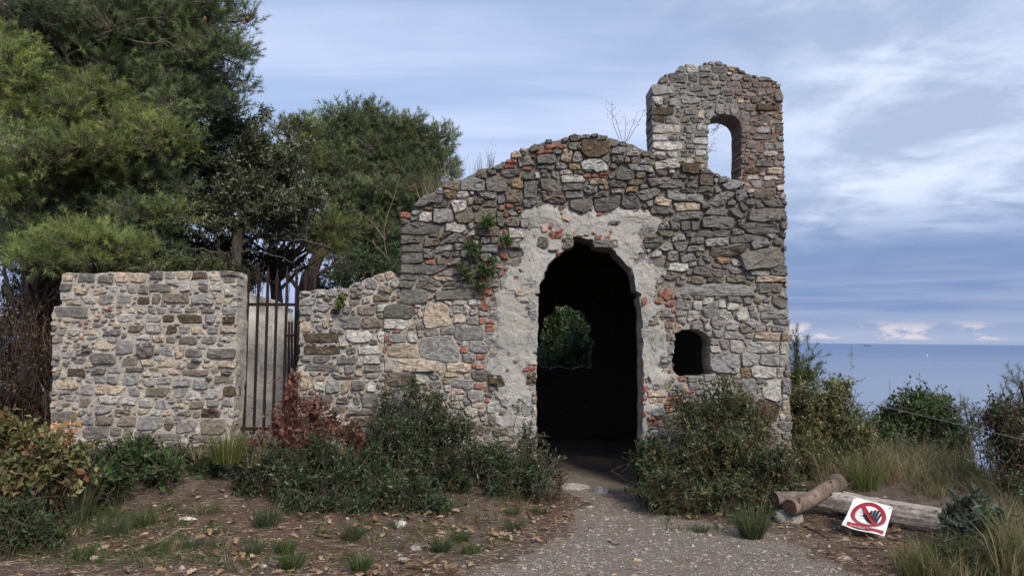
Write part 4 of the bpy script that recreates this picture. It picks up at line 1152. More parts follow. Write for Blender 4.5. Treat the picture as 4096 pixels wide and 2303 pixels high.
def bush(name, label, clumps, cols, leaf=(0.024, 0.009), n_twig=90, per=14, group=None, twig_len=0.28, mat='leaf', stem_col=(0.07, 0.05, 0.035), tips=None, upright=0.5, ground=True, cat='bush', spread=0.35, stem_r=0.005):
    """clumps: list of (u, v, Y, ru, rv[, density]); leafy twigs reach into every clump from the ground below it"""
    first = clumps[0]
    c0, r0 = blob(*first[:5])
    base = np.array([c0[0], c0[1], gz(c0[0], c0[1])]) if ground else c0
    root = thing(name, label, cat, base, group)
    fol = Geo(); st = Geo()
    for cl, lum in split_clumps(clumps, 5, 60):
        c, r = blob(*cl[:5]); dens = cl[5] if len(cl) > 5 else 1.0
        vol = (r[0] * r[1] * r[2]) ** (1 / 3)
        n = max(6, int(n_twig * dens * (vol / 0.35) ** 2 * 1.45))
        q = in_ball(n, 0.40); end = c + q * r
        if ground:
            gzz = ground_z(end[:, 0], end[:, 1], False)
            end[:, 2] = np.maximum(end[:, 2], gzz + 0.03)
        if ground:                                        # a few long shoots stand out of the mass
            lo_ = rng.uniform(0, 1, n) < 0.10
            end[lo_] = c + unit(q[lo_]) * r * rng.uniform(1.05, 1.45, (int(lo_.sum()), 1)) + np.array([0, 0, 0.06])
            end[:, 2] = np.maximum(end[:, 2], gzz + 0.03)
        d = unit(q * np.array([1, 1, 0.8]) + rng.normal(0, spread, (n, 3)) + np.array([0, 0, upright]))
        L = twig_len * rng.uniform(0.6, 1.3, n)
        if ground: L[lo_] *= 1.5
        start = end - d * L[:, None]
        start[:, 2] = np.maximum(start[:, 2], (ground_z(start[:, 0], start[:, 1], False) if ground else start[:, 2] - 1))
        mid = (start + end) / 2 + rng.normal(0, 0.03, (n, 3))
        many_tubes(st, start, mid, end, 0.0028, 0.0012, stem_col, 4, 3)
        # main stems from the ground
        ns = max(3, n // 22); pick = rng.integers(0, n, ns)
        if ground:
            g0 = np.stack([c[0] + rng.normal(0, r[0] * 0.3, ns), c[1] + rng.normal(0, r[1] * 0.25, ns), np.zeros(ns)], 1)
            g0[:, 2] = ground_z(g0[:, 0], g0[:, 1], False) - 0.03
        else:
            g0 = c + rng.normal(0, 0.15, (ns, 3)) * r
        e0 = start[pick]
        many_tubes(st, g0, (g0 + e0) / 2 + np.array([0, 0, 0.1]) + rng.normal(0, 0.05, (ns, 3)), e0, stem_r, stem_r * 0.45, stem_col, 5, 4)
        t = np.tile(np.linspace(0.15, 1.0, per), n) + rng.normal(0, 0.03, n * per)
        idx = np.repeat(np.arange(n), per)
        P = (1 - t)[:, None] ** 2 * start[idx] + (2 * t * (1 - t))[:, None] * mid[idx] + (t * t)[:, None] * end[idx]
        side = unit(np.cross(d[idx], rng.normal(size=(n * per, 3))))
        D = unit(d[idx] * 0.55 + side * rng.uniform(0.6, 1.1, (n * per, 1)) + np.array([0, 0, 0.15]))
        sz = np.clip(np.exp(rng.normal(0.0, 0.34, n * per)), 0.45, 2.0) * 1.07
        tw = tone_mix(cols, n, 0.40) * lum
        C = tw[idx] * rng.uniform(0.6, 1.3, (n * per, 1))
        if tips is not None:
            tm = (rng.uniform(0, 1, n) < tips[1])[idx] & (t > 0.45)
            C[tm] = tone_mix(tips[0], int(tm.sum()), 0.25)
        add_leaves(fol, P, D, leaf[0] * sz, leaf[1] * sz, C)
    link('foliage', fol.mesh('foliage', base), MAT[mat], root)
    link('stems', st.mesh('stems', base), MAT['twig'], root)
    return root

def pine(name, label, clumps, trunk, cols, group=None, needle=(0.085, 0.0042), shoots=130, per=46, limb_r=0.035, limbs=(), cones=(), cat='pine tree', parts=True, twigcol=(0.10, 0.082, 0.068)):
    """trunk: list of (u, v, Y, radius); clumps: (u, v, Y, ru, rv[, density[, colour index list]])"""
    tp = np.array([at_y(u, v, Y) for u, v, Y, r in trunk]); tr = np.array([q[3] for q in trunk])
    foot = gz(tp[0][0], tp[0][1]) - 0.05                  # the trunk always reaches the ground it grows from
    if tp[0][2] > foot:
        tp = np.vstack([[tp[0][0], tp[0][1], foot], tp]); tr = np.concatenate([[tr[0] * 1.15], tr])
    base = tp[0].copy()
    root = thing(name, label, cat, base, group)
    wood = Geo(); crown = Geo(); tw = Geo()
    k = 24
    s = np.linspace(0, len(tp) - 1, k); ip = np.stack([np.interp(s, np.arange(len(tp)), tp[:, i]) for i in range(3)], 1)
    ip += np.stack([fbm(ip * 2.2 + i * 7, 2, 131 + i) for i in range(3)], 1) * 0.16 * np.linspace(0.2, 1, k)[:, None]
    tube(wood, ip, np.interp(s, np.arange(len(tp)), tr), (0.058, 0.046, 0.038), 9)
    trunk_pts = ip
    for lb in limbs:
        pts = np.array([at_y(u, v, Y) for u, v, Y in lb[0]]); kk = 14
        s = np.linspace(0, len(pts) - 1, kk); q = np.stack([np.interp(s, np.arange(len(pts)), pts[:, i]) for i in range(3)], 1)
        q += np.stack([fbm(q * 4 + i * 5, 2, 141 + i) for i in range(3)], 1) * 0.10
        tube(wood, q, np.linspace(lb[1], lb[1] * 0.35, kk), (0.105, 0.092, 0.080), 6)
    for cl, lum in split_clumps(clumps, 6, 95):
        c, r = blob(*cl[:5]); dens = cl[5] if len(cl) > 5 else 1.0
        pal = np.asarray(cols, float)[list(cl[6])] if len(cl) > 6 else np.asarray(cols, float)
        vol = (r[0] * r[1] * r[2]) ** (1 / 3)
        k_ = cl[7] if len(cl) > 7 else 1.0          # coarser shoots deep inside the crown
        n = max(8, int(shoots * dens * (vol / 0.5) ** 2 * 1.32))
        # limb from the trunk to the clump
        j = np.argmin(np.linalg.norm(trunk_pts - (c - np.array([0, 0, 0.6])), axis=1))
        a = trunk_pts[j]
        tube(wood, bez(a, (a + c) / 2 + np.array([0, 0, 0.25]), c, 9) + rng.normal(0, 0.02, (9, 3)), np.linspace(limb_r, 0.012, 9), (0.11, 0.09, 0.075), 5)
        q = in_ball(n, 0.42); p = c + q * r
        d = unit(q * np.array([1, 1, 0.7]) + np.array([0, 0, 0.55]) + rng.normal(0, 0.35, (n, 3)))
        L = rng.uniform(0.08, 0.20, n) * (needle[0] / 0.085) ** 0.5
        s0 = c + q * r * 0.25
        many_tubes(tw, s0, (s0 + p) / 2 + rng.normal(0, 0.05, (n, 3)) - np.array([0, 0, 0.05]), p + d * L[:, None], 0.006, 0.002, twigcol, 3, 3)
        pr_ = max(12, int(per / k_)); idx = np.repeat(np.arange(n), pr_); m = n * pr_
        t = rng.uniform(0.0, 1.0, m) ** 0.7
        P = p[idx] + d[idx] * (L[idx] * t)[:, None]
        side = unit(np.cross(d[idx], rng.normal(size=(m, 3))))
        D = unit(d[idx] * rng.uniform(0.35, 1.1, (m, 1)) + side * rng.uniform(0.4, 1.2, (m, 1)))
        C = tone_mix(pal, n, 0.30)[idx] * lum * rng.uniform(0.75, 1.45, (m, 1))
        add_needles(crown, P, D, needle[0] * k_ ** 0.7 * rng.uniform(0.6, 1.15, m), needle[1] * k_, C)
    cr = link('crown', crown.mesh('crown', base), MAT['needle'], root)
    link('twigs', tw.mesh('twigs', base), MAT['twig'], cr)
    link('trunk', wood.mesh('trunk', base, True), MAT['bark'], root)
    for u, v, Y in cones:
        g = Geo(); c = at_y(u, v, Y); rr = [0.004, 0.02, 0.027, 0.024, 0.014, 0.003]
        ax = unit(rng.normal(size=3) + np.array([0, 0, -0.6]))
        tube(g, np.array([c + ax * (0.095 * i / 5) for i in range(6)]), rr, (0.17, 0.095, 0.05), 8)
        link('cone', g.mesh('cone', c), MAT['bark'], root, c - base)
    return root

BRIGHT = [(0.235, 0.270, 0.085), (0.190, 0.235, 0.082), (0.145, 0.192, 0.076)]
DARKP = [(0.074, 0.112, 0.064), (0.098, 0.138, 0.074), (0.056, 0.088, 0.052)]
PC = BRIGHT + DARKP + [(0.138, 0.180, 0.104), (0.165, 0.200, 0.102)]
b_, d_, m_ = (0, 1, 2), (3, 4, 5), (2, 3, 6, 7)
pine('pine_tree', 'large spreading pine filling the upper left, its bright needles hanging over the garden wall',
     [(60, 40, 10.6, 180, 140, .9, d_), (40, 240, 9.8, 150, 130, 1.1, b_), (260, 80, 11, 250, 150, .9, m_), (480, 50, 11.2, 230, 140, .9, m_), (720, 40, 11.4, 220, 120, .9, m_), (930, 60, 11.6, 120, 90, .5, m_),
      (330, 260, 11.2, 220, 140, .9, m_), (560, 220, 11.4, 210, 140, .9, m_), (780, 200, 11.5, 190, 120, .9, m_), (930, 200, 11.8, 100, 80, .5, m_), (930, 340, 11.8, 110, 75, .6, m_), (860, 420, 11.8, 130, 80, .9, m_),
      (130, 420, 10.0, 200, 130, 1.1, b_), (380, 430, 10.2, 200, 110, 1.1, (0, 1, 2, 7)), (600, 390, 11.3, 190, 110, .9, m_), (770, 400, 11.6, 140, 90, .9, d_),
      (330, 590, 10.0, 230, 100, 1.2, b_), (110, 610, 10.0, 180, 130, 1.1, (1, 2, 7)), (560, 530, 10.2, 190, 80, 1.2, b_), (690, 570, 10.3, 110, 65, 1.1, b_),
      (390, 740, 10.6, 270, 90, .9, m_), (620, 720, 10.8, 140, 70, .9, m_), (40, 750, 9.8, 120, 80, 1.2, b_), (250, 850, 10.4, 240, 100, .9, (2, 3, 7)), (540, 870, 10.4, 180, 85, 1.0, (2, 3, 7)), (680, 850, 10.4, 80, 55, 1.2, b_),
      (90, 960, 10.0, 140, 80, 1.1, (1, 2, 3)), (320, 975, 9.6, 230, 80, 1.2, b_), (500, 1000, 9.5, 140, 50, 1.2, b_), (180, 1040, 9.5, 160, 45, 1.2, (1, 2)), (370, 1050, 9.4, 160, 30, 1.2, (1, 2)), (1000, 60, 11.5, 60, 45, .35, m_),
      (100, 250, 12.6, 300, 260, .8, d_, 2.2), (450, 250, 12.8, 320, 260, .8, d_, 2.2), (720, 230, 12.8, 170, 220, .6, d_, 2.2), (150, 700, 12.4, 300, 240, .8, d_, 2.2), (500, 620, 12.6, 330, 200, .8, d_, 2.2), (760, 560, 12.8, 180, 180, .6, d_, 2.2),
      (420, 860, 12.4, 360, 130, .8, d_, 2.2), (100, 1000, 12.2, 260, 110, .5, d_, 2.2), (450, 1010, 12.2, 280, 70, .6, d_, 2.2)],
     [(115, 1760, 10.4, 0.16), (120, 1500, 10.4, 0.14), (145, 1330, 10.4, 0.12), (125, 1150, 10.4, 0.115), (190, 900, 10.6, 0.10), (260, 600, 11.0, 0.085), (330, 300, 11.3, 0.06), (420, 40, 11.4, 0.04)],
     PC, needle=(0.088, 0.0063), shoots=175, per=36,
     limbs=[([(150, 330, 11.2), (300, 195, 11.0), (400, 170, 10.9), (480, 110, 10.9), (560, 75, 10.9), (680, 60, 11.0)], 0.026), ([(500, 160, 10.8), (620, 170, 10.8), (720, 140, 10.9)], 0.014),
            ([(240, 560, 10.0), (330, 540, 9.9), (390, 530, 9.9)], 0.013), ([(420, 600, 10.0), (520, 560, 9.9), (640, 540, 10.0)], 0.012), ([(20, 1180, 10.5), (30, 1050, 10.5), (60, 900, 10.5)], 0.03), ([(10, 1120, 10.5), (45, 1180, 10.5), (95, 1220, 10.4)], 0.03)],
     cones=[(990, 68, 11.4), (1003, 78, 11.4), (1010, 66, 11.4), (975, 100, 11.4), (820, 66, 11.0), (985, 74, 11.4)])

pine('pine_tree', 'pine with rounded tufted crown against open sky, right of the dark oak',
     [(1250, 590, 15.2, 130, 100), (1330, 500, 15.4, 80, 60), (1430, 530, 15.5, 130, 90), (1490, 460, 15.5, 60, 55, .9), (1600, 520, 15.5, 120, 80), (1735, 560, 15.5, 85, 70), (1785, 545, 15.5, 40, 50, .8), (1650, 640, 15.3, 170, 110), (1450, 650, 15.2, 180, 120), (1300, 700, 15.2, 140, 110),
      (1740, 680, 15.3, 85, 90), (1600, 760, 15, 170, 100), (1430, 810, 15, 150, 110), (1680, 810, 15, 90, 80), (1550, 910, 15, 130, 90), (1430, 950, 15.0, 120, 80), (1600, 1000, 15, 110, 80), (1660, 900, 15, 70, 80),
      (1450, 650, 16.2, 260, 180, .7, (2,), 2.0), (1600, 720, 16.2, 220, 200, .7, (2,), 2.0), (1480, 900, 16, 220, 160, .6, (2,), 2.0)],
     [(1210, 1300, 15, 0.16), (1225, 1120, 15, 0.14), (1290, 1000, 15, 0.12), (1400, 850, 15.2, 0.1), (1500, 700, 15.3, 0.07), (1540, 560, 15.4, 0.04)],
     [(0.118, 0.158, 0.090), (0.142, 0.180, 0.092), (0.086, 0.120, 0.070), (0.168, 0.198, 0.094)], needle=(0.098, 0.0084), shoots=150, per=30,
     limbs=[([(1225, 1130, 15), (1330, 1060, 14.8), (1440, 1010, 14.7)], 0.05), ([(1215, 1180, 15), (1130, 1060, 15), (1080, 960, 15)], 0.05), ([(1230, 1100, 15), (1360, 1110, 14.7), (1500, 1080, 14.6)], 0.03)])
pine('pine_tree', 'lighter green young pine between the dark oak and the chapel corner, behind the iron gate',
     [(1150, 520, 14.4, 100, 55), (1200, 640, 14.4, 110, 70), (1340, 900, 13.6, 110, 75), (1270, 950, 13.5, 110, 60), (1330, 1010, 13.5, 90, 55), (1200, 900, 13.8, 80, 55)],
     [(1110, 1300, 13.8, 0.11), (1105, 1130, 13.8, 0.10), (1080, 1010, 13.8, 0.08), (1150, 850, 14.2, 0.06), (1170, 620, 14.4, 0.03)],
     [(0.150, 0.180, 0.056), (0.125, 0.158, 0.056), (0.100, 0.132, 0.050)], needle=(0.09, 0.0048), shoots=130, per=44,
     limbs=[([(1080, 1010, 13.8), (1000, 960, 13.6), (900, 950, 13.4)], 0.03), ([(1100, 1080, 13.8), (1030, 1020, 13.7), (960, 1000, 13.5), (860, 990, 13.4)], 0.025)])

def tree(name, label, clumps, trunk, cols, leaf, n_twig, per, mat='leaf', group=None, cat='tree', limbs=()):
    tp = np.array([at_y(u, v, Y) for u, v, Y, r in trunk]); tr = np.array([q[3] for q in trunk])
    root = bush(name, label, clumps, cols, leaf, n_twig, per, group, 0.32, mat, (0.06, 0.05, 0.042), ground=False, upright=0.25, cat=cat)
    base = np.array(root.location)
    wood = Geo(); s = np.linspace(0, len(tp) - 1, 20)
    ip = np.stack([np.interp(s, np.arange(len(tp)), tp[:, i]) for i in range(3)], 1)
    ip += np.stack([fbm(ip * 2.5 + i * 7, 2, 151 + i) for i in range(3)], 1) * 0.12
    tube(wood, ip, np.interp(s, np.arange(len(tp)), tr), (0.065, 0.055, 0.048), 8)
    for cl in clumps:
        c = at_y(*cl[:3]); j = np.argmin(np.linalg.norm(ip - (c - np.array([0, 0, 0.5])), axis=1)); a = ip[j]
        tube(wood, bez(a, (a + c) / 2 + np.array([0, 0, 0.2]), c, 9) + rng.normal(0, 0.025, (9, 3)), np.linspace(0.035, 0.01, 9), (0.06, 0.05, 0.043), 5)
    for lb, r in limbs:
        pts = np.array([at_y(*q) for q in lb]); s = np.linspace(0, len(pts) - 1, 12)
        q = np.stack([np.interp(s, np.arange(len(pts)), pts[:, i]) for i in range(3)], 1) + rng.normal(0, 0.015, (12, 3))
        tube(wood, q, np.linspace(r, r * 0.3, 12), (0.07, 0.06, 0.052), 5)
    link('trunk', wood.mesh('trunk', base, True), MAT['bark'], root)
    return root

tree('holm_oak', 'dark small leaved evergreen oak between the two pines, above the iron gate',
     [(930, 520, 12.5, 110, 80), (1020, 620, 12.4, 140, 100), (1120, 690, 12.4, 120, 110), (960, 740, 12.5, 180, 110), (1140, 820, 12.3, 150, 90), (850, 650, 12.6, 110, 100), (780, 770, 12.6, 130, 80), (1220, 770, 12.3, 100, 90), (1060, 450, 12.6, 40, 45, .6),
      (880, 870, 12.4, 150, 70, .8), (1190, 610, 12.4, 70, 70, .9), (1100, 920, 12.3, 140, 50, .7), (700, 900, 12.6, 110, 60, .6), (1010, 860, 12.4, 120, 70, .8), (980, 720, 13.4, 59, 59, 2), (1070, 760, 13.4, 59, 59, 2), (900, 780, 13.4, 59, 59, 2), (1150, 740, 13.4, 59, 59, 2), (1000, 850, 13.4, 59, 50, 2), (1110, 860, 13.4, 59, 50, 2), (880, 700, 13.4, 59, 59, 2), (960, 600, 13.4, 59, 59, 2), (1080, 660, 13.4, 59, 59, 2), (1210, 850, 13.4, 59, 50, 1.6)],
     [(930, 1250, 12.4, 0.12), (940, 1050, 12.4, 0.10), (980, 900, 12.4, 0.08), (1020, 720, 12.4, 0.05)],
     [(0.090, 0.112, 0.066), (0.118, 0.140, 0.084), (0.180, 0.200, 0.126), (0.066, 0.084, 0.050)], (0.056, 0.022), 88, 12,
     limbs=[([(940, 1050, 12.4), (830, 1000, 12.2), (700, 985, 12.0)], 0.03), ([(960, 960, 12.4), (1080, 950, 12.3), (1230, 960, 12.2), (1330, 1000, 12.1)], 0.03), ([(935, 1010, 12.4), (1050, 1010, 12.2), (1180, 1050, 12.1)], 0.02), ([(940, 900, 12.4), (800, 880, 12.2), (690, 920, 12.0)], 0.02)])

# far dark trees on the slope behind, seen low between the trunks
for lab_, cl_ in (('dark hanging thicket at the far left edge beside the garden wall',
                   [(60, 1230, 11.2, 130, 130, .8), (40, 1430, 10.9, 140, 150, 1), (190, 1500, 10.3, 70, 160, 1), (90, 1640, 10.2, 140, 120, 1), (205, 1260, 10.3, 55, 130, .9), (150, 1400, 11.2, 120, 160, 1), (170, 1150, 11.5, 150, 70, .8)],),):
    bush('thicket', lab_, cl_, [(0.020, 0.021, 0.013), (0.030, 0.025, 0.016), (0.045, 0.030, 0.018)], (0.035, 0.016), 90, 13, stem_col=(0.10, 0.065, 0.045), stem_r=0.006, upright=-0.2)
bush('background_shrub', 'shadowed evergreen shrub on the slope behind the pines, between the trunks above the low wall',
     [(1420, 1080, 16.5, 130, 70), (1560, 1070, 16.5, 110, 70), (1300, 1130, 17, 110, 60, .7), (1530, 1180, 16, 180, 90)], [(0.026, 0.040, 0.022), (0.036, 0.052, 0.027)], (0.05, 0.02), 60, 13)
bush('background_shrub', 'dark ragged thicket under the big pine, behind the garden wall',
     [(350, 1080, 12.5, 220, 90), (640, 1090, 12.8, 200, 80), (880, 1010, 13.2, 150, 80), (860, 1110, 13, 140, 60), (1120, 1040, 13.6, 110, 60, .6), (1000, 1110, 13.4, 90, 50, .6), (720, 960, 13.4, 130, 60, .8), (960, 980, 13.6, 120, 50, .6), (1010, 1060, 13.6, 70, 60, .7), (560, 1000, 13, 120, 60, .8), (300, 1000, 12.6, 200, 80)], [(0.034, 0.046, 0.026), (0.046, 0.060, 0.032), (0.062, 0.072, 0.038)], (0.055, 0.022), 85, 12)
bush('background_shrub', 'dark shrub behind the bars at the right half of the iron gate',
     [(1200, 1340, 10.6, 60, 110), (1215, 1500, 10.4, 70, 120), (1150, 1600, 10.2, 80, 70, .6)], [(0.020, 0.030, 0.016), (0.030, 0.042, 0.022)], (0.04, 0.017), 90, 12)
bush('background_shrub', 'bright leafy bush just behind the low wall beside the chapel corner',
     [(1440, 1030, 10.6, 80, 40), (1540, 1010, 10.8, 60, 40), (1560, 1080, 10.2, 60, 50), (1380, 1090, 10.2, 80, 40)], [(0.05, 0.095, 0.032), (0.035, 0.07, 0.026)], (0.042, 0.015), 90, 13)
bush('background_shrub', 'thicket of dark shoots behind the garden wall top, under the oak',
     [(760, 1060, 10.2, 110, 50), (900, 1050, 10.1, 90, 45), (620, 1060, 10.2, 90, 30), (1000, 1080, 10.6, 60, 40, .6)], [(0.026, 0.037, 0.018), (0.040, 0.055, 0.024)], (0.034, 0.014), 110, 13)
bush('wild_clematis', 'climber with small fresh leaves trailing over the top of the garden wall',
     [(700, 1050, 8.95, 110, 35), (830, 1040, 8.95, 70, 45), (560, 1072, 8.95, 80, 16), (880, 1060, 8.9, 50, 22)], [(0.07, 0.11, 0.030), (0.045, 0.08, 0.028), (0.095, 0.13, 0.035)], (0.032, 0.018), 110, 9, ground=False, mat='soft_leaf', cat='climber')
bush('holm_oak', 'dim green bush seen through the chapel and its rear opening',
     [(2190, 1400, 15.4, 90, 110), (2320, 1380, 14.8, 90, 100), (2270, 1290, 15.8, 130, 110), (2180, 1250, 15.6, 90, 100), (2370, 1290, 15.6, 100, 130), (2250, 1450, 14.8, 160, 60), (2200, 1280, 17.5, 120, 110), (2320, 1300, 17.5, 120, 120), (2260, 1400, 17.5, 140, 110), (2240, 1230, 17, 130, 80)], [(0.045, 0.090, 0.036), (0.060, 0.110, 0.046), (0.032, 0.062, 0.026)], (0.065, 0.026), 40, 12)

# bushes in front of the facade
LEN = [(0.030, 0.058, 0.025), (0.042, 0.074, 0.031), (0.066, 0.104, 0.043), (0.020, 0.038, 0.018)]
bush('lentisk_bush', 'low dark lentisk bush under the red leaved shrub, left of the big one',
     [(1060, 1880, 7.4, 120, 110), (1180, 1920, 7.25, 150, 120), (1300, 1850, 7.5, 120, 130), (1250, 2020, 7.0, 130, 60), (1000, 1960, 7.3, 70, 60)], LEN, (0.034, 0.014), 150, 12, group='lentisk bushes along the chapel front')
bush('lentisk_bush', 'biggest lentisk bush, dark green, sprawling before the facade left of the door',
     [(1600, 1800, 7.6, 160, 140), (1450, 1880, 7.35, 130, 120), (1720, 1730, 7.9, 120, 110), (1620, 1980, 7.1, 180, 90), (1480, 2020, 7.0, 130, 70), (1780, 1900, 7.6, 120, 110), (1650, 1640, 8.05, 50, 80, .6), (1570, 1690, 8.0, 80, 80, .7), (1760, 1690, 8.1, 60, 80, .6), (1730, 2040, 7.0, 120, 60), (1420, 1760, 7.9, 60, 70, .6), (1655, 1540, 8.1, 22, 70, .8), (1745, 1600, 8.1, 20, 60, .7), (1545, 1590, 8.1, 20, 70, .7), (1850, 1700, 8.0, 40, 60, .8), (1890, 1820, 7.9, 70, 80)],
     LEN, (0.034, 0.013), 160, 12, tips=([(0.10, 0.055, 0.03), (0.085, 0.075, 0.03)], 0.07), group='lentisk bushes along the chapel front')
bush('lentisk_bush', 'smaller bush with round pale leaves at the left foot of the doorway',
     [(2060, 1870, 7.75, 110, 80), (1960, 1840, 7.85, 80, 80), (2130, 1900, 7.6, 70, 60), (2110, 1760, 7.9, 30, 110, .7), (2000, 1940, 7.4, 90, 40, .7)], [(0.044, 0.072, 0.034), (0.062, 0.096, 0.044), (0.034, 0.056, 0.028)], (0.030, 0.014), 180, 13, group='lentisk bushes along the chapel front')
bush('sapling', 'thin grey leaved sapling leaning into the dark doorway', [(2220, 1850, 7.75, 45, 60, .7), (2180, 1930, 7.7, 50, 40, .8)], [(0.07, 0.085, 0.065), (0.05, 0.065, 0.05)], (0.035, 0.016), 90, 9, cat='sapling')
bush('smoke_bush', 'shrub with wine red autumn leaves before the iron gate',
     [(1230, 1740, 7.95, 120, 70), (1130, 1700, 8.05, 80, 70), (1340, 1690, 8.05, 70, 60), (1170, 1590, 8.15, 30, 110, .8), (1080, 1760, 7.9, 90, 60), (1420, 1740, 7.9, 60, 50, .7), (1260, 1640, 8.1, 40, 60, .7)],
     [(0.17, 0.068, 0.050), (0.13, 0.056, 0.044), (0.20, 0.10, 0.068), (0.095, 0.045, 0.036)], (0.042, 0.024), 34, 10, mat='soft_leaf', stem_col=(0.09, 0.035, 0.03))
bush('smoke_bush', 'rounded bush with olive to yellow and orange leaves, low at the left edge',
     [(60, 1770, 6.7, 110, 90), (190, 1810, 6.6, 140, 90), (70, 1900, 6.4, 130, 100), (250, 1880, 6.5, 100, 80), (320, 1800, 6.9, 50, 50, .8), (30, 1690, 6.8, 60, 40)],
     [(0.105, 0.122, 0.046), (0.135, 0.134, 0.054), (0.075, 0.094, 0.038), (0.155, 0.135, 0.058)], (0.048, 0.029), 130, 11, mat='soft_leaf', stem_col=(0.07, 0.03, 0.025), tips=([(0.26, 0.15, 0.07), (0.22, 0.11, 0.06)], 0.10))
bush('smoke_bush_branch', 'bright orange leaved shoot standing against the left end of the garden wall',
     [(276, 1712, 6.97, 40, 36)], [(0.44, 0.22, 0.09), (0.38, 0.25, 0.09), (0.46, 0.20, 0.10)], (0.050, 0.028), 120, 9, mat='soft_leaf', stem_col=(0.07, 0.03, 0.025), cat='bush')
bush('ivy', 'fresh green ground ivy heaped along the foot of the garden wall',
     [(480, 1820, 7.5, 130, 50), (620, 1850, 7.3, 130, 55), (430, 1900, 7.0, 130, 50), (760, 1830, 7.7, 90, 35, .8), (560, 1780, 7.8, 60, 40), (300, 1930, 6.9, 90, 50), (850, 1885, 7.55, 58, 34)], [(0.040, 0.075, 0.024), (0.055, 0.095, 0.030), (0.030, 0.055, 0.020)], (0.042, 0.026), 160, 9, mat='soft_leaf', cat='ivy')
bush('herb_patch', 'low dense green weeds in the lower left corner',
     [(60, 2030, 5.9, 150, 60), (160, 2100, 5.7, 130, 45), (40, 2130, 5.6, 110, 50)], [(0.035, 0.065, 0.024), (0.05, 0.085, 0.03)], (0.035, 0.016), 150, 10, mat='soft_leaf', cat='weeds')
bush('lentisk_bush', 'big olive green bush under the small window, right of the doorway',
     [(2850, 1700, 7.95, 170, 130), (2740, 1640, 8.05, 60, 90, .7), (2890, 1590, 8.05, 70, 80, .7), (2990, 1680, 8.0, 100, 110), (2740, 1830, 7.7, 170, 120), (2930, 1830, 7.6, 180, 140), (2680, 1960, 7.3, 130, 90), (2880, 1980, 7.2, 180, 100), (3090, 1870, 7.5, 130, 120), (3060, 2010, 7.15, 110, 80), (2590, 1860, 7.8, 60, 80, .8)],
     [(0.054, 0.088, 0.035), (0.080, 0.116, 0.043), (0.036, 0.060, 0.026), (0.108, 0.124, 0.046)], (0.035, 0.013), 135, 12, tips=([(0.13, 0.065, 0.03), (0.12, 0.10, 0.035), (0.10, 0.075, 0.03)], 0.17), group='lentisk bushes along the chapel front')
bush('vine', 'broad leaved green vine at the right foot of the doorway', [(2610, 1800, 7.75, 60, 70), (2580, 1880, 7.6, 50, 50), (2660, 1870, 7.6, 50, 50)], [(0.048, 0.085, 0.030), (0.065, 0.105, 0.038)], (0.050, 0.036), 110, 8, mat='soft_leaf', cat='vine')
bush('tall_shrub', 'yellowish shrub with rusty tips behind the right corner of the chapel',
     [(3190, 1650, 9.2, 100, 140), (3290, 1640, 9.3, 110, 120), (3350, 1560, 9.4, 80, 55, .8), (3250, 1790, 9.0, 150, 130), (3390, 1730, 9.2, 120, 120), (3330, 1880, 8.8, 130, 80), (3180, 1850, 8.7, 110, 110), (3440, 1850, 9.2, 110, 70)],
     [(0.120, 0.148, 0.056), (0.150, 0.168, 0.068), (0.088, 0.116, 0.046)], (0.038, 0.015), 175, 12, tips=([(0.19, 0.125, 0.065), (0.17, 0.14, 0.07)], 0.25))
bush('tall_shrub', 'vivid green shrub hugging the right corner of the chapel, below the pine sapling', [(3170, 1560, 10.4, 70, 70), (3200, 1500, 10.5, 60, 60), (3230, 1600, 10.4, 50, 50)], [(0.085, 0.118, 0.030), (0.065, 0.095, 0.028)], (0.036, 0.016), 130, 13)
pine('pine_sapling', 'bluish young pine rising beside the right corner of the chapel, above the sea',
     [(3185, 1380, 12, 50, 60), (3200, 1450, 12, 70, 60), (3225, 1510, 12, 70, 60), (3180, 1560, 12, 60, 60)], [(3190, 1800, 12, 0.05), (3190, 1500, 12, 0.03), (3185, 1340, 12, 0.012)], [(0.055, 0.092, 0.052), (0.070, 0.105, 0.058), (0.045, 0.078, 0.04)], needle=(0.085, 0.0045), shoots=130, per=42, limb_r=0.012, cat='pine sapling')
bush('evergreen_shrub', 'dense dark evergreen shrub standing before the sea, between the wire and the dry grass',
     [(3690, 1630, 11, 110, 90), (3740, 1720, 11, 130, 120), (3610, 1730, 11, 110, 100), (3760, 1620, 11, 60, 60, .8), (3700, 1840, 10.6, 150, 70), (3610, 1590, 11, 40, 50, .5), (3810, 1800, 10.6, 80, 80)], [(0.070, 0.114, 0.044), (0.095, 0.142, 0.054), (0.052, 0.086, 0.036)], (0.040, 0.020), 180, 12)
bush('evergreen_shrub', 'grey green shrub left of the dark one, behind the dry grass and before the sea',
     [(3500, 1720, 11.2, 90, 70), (3560, 1680, 11.3, 80, 60), (3460, 1800, 10.8, 110, 60), (3590, 1790, 10.8, 80, 60), (3430, 1640, 11.2, 30, 40, .5), (3450, 1720, 10.6, 59, 59), (3540, 1800, 10.4, 59, 50), (3400, 1800, 10, 59, 50)], [(0.080, 0.120, 0.060), (0.105, 0.145, 0.072), (0.128, 0.155, 0.076)], (0.034, 0.015), 190, 12)
pine('pine_sapling', 'pale thin pine sapling between the two dark shrubs at the right',
     [(3830, 1640, 10.5, 35, 55, 1.2), (3890, 1660, 10.4, 40, 60, 1.1), (3860, 1740, 10.4, 70, 50, .8), (3910, 1760, 10.4, 50, 40, .7)], [(3880, 1960, 10.3, 0.02), (3875, 1760, 10.3, 0.014), (3860, 1600, 10.4, 0.006)], [(0.095, 0.125, 0.075), (0.075, 0.105, 0.06)], needle=(0.10, 0.004), shoots=110, per=30, limb_r=0.008, cat='pine sapling')
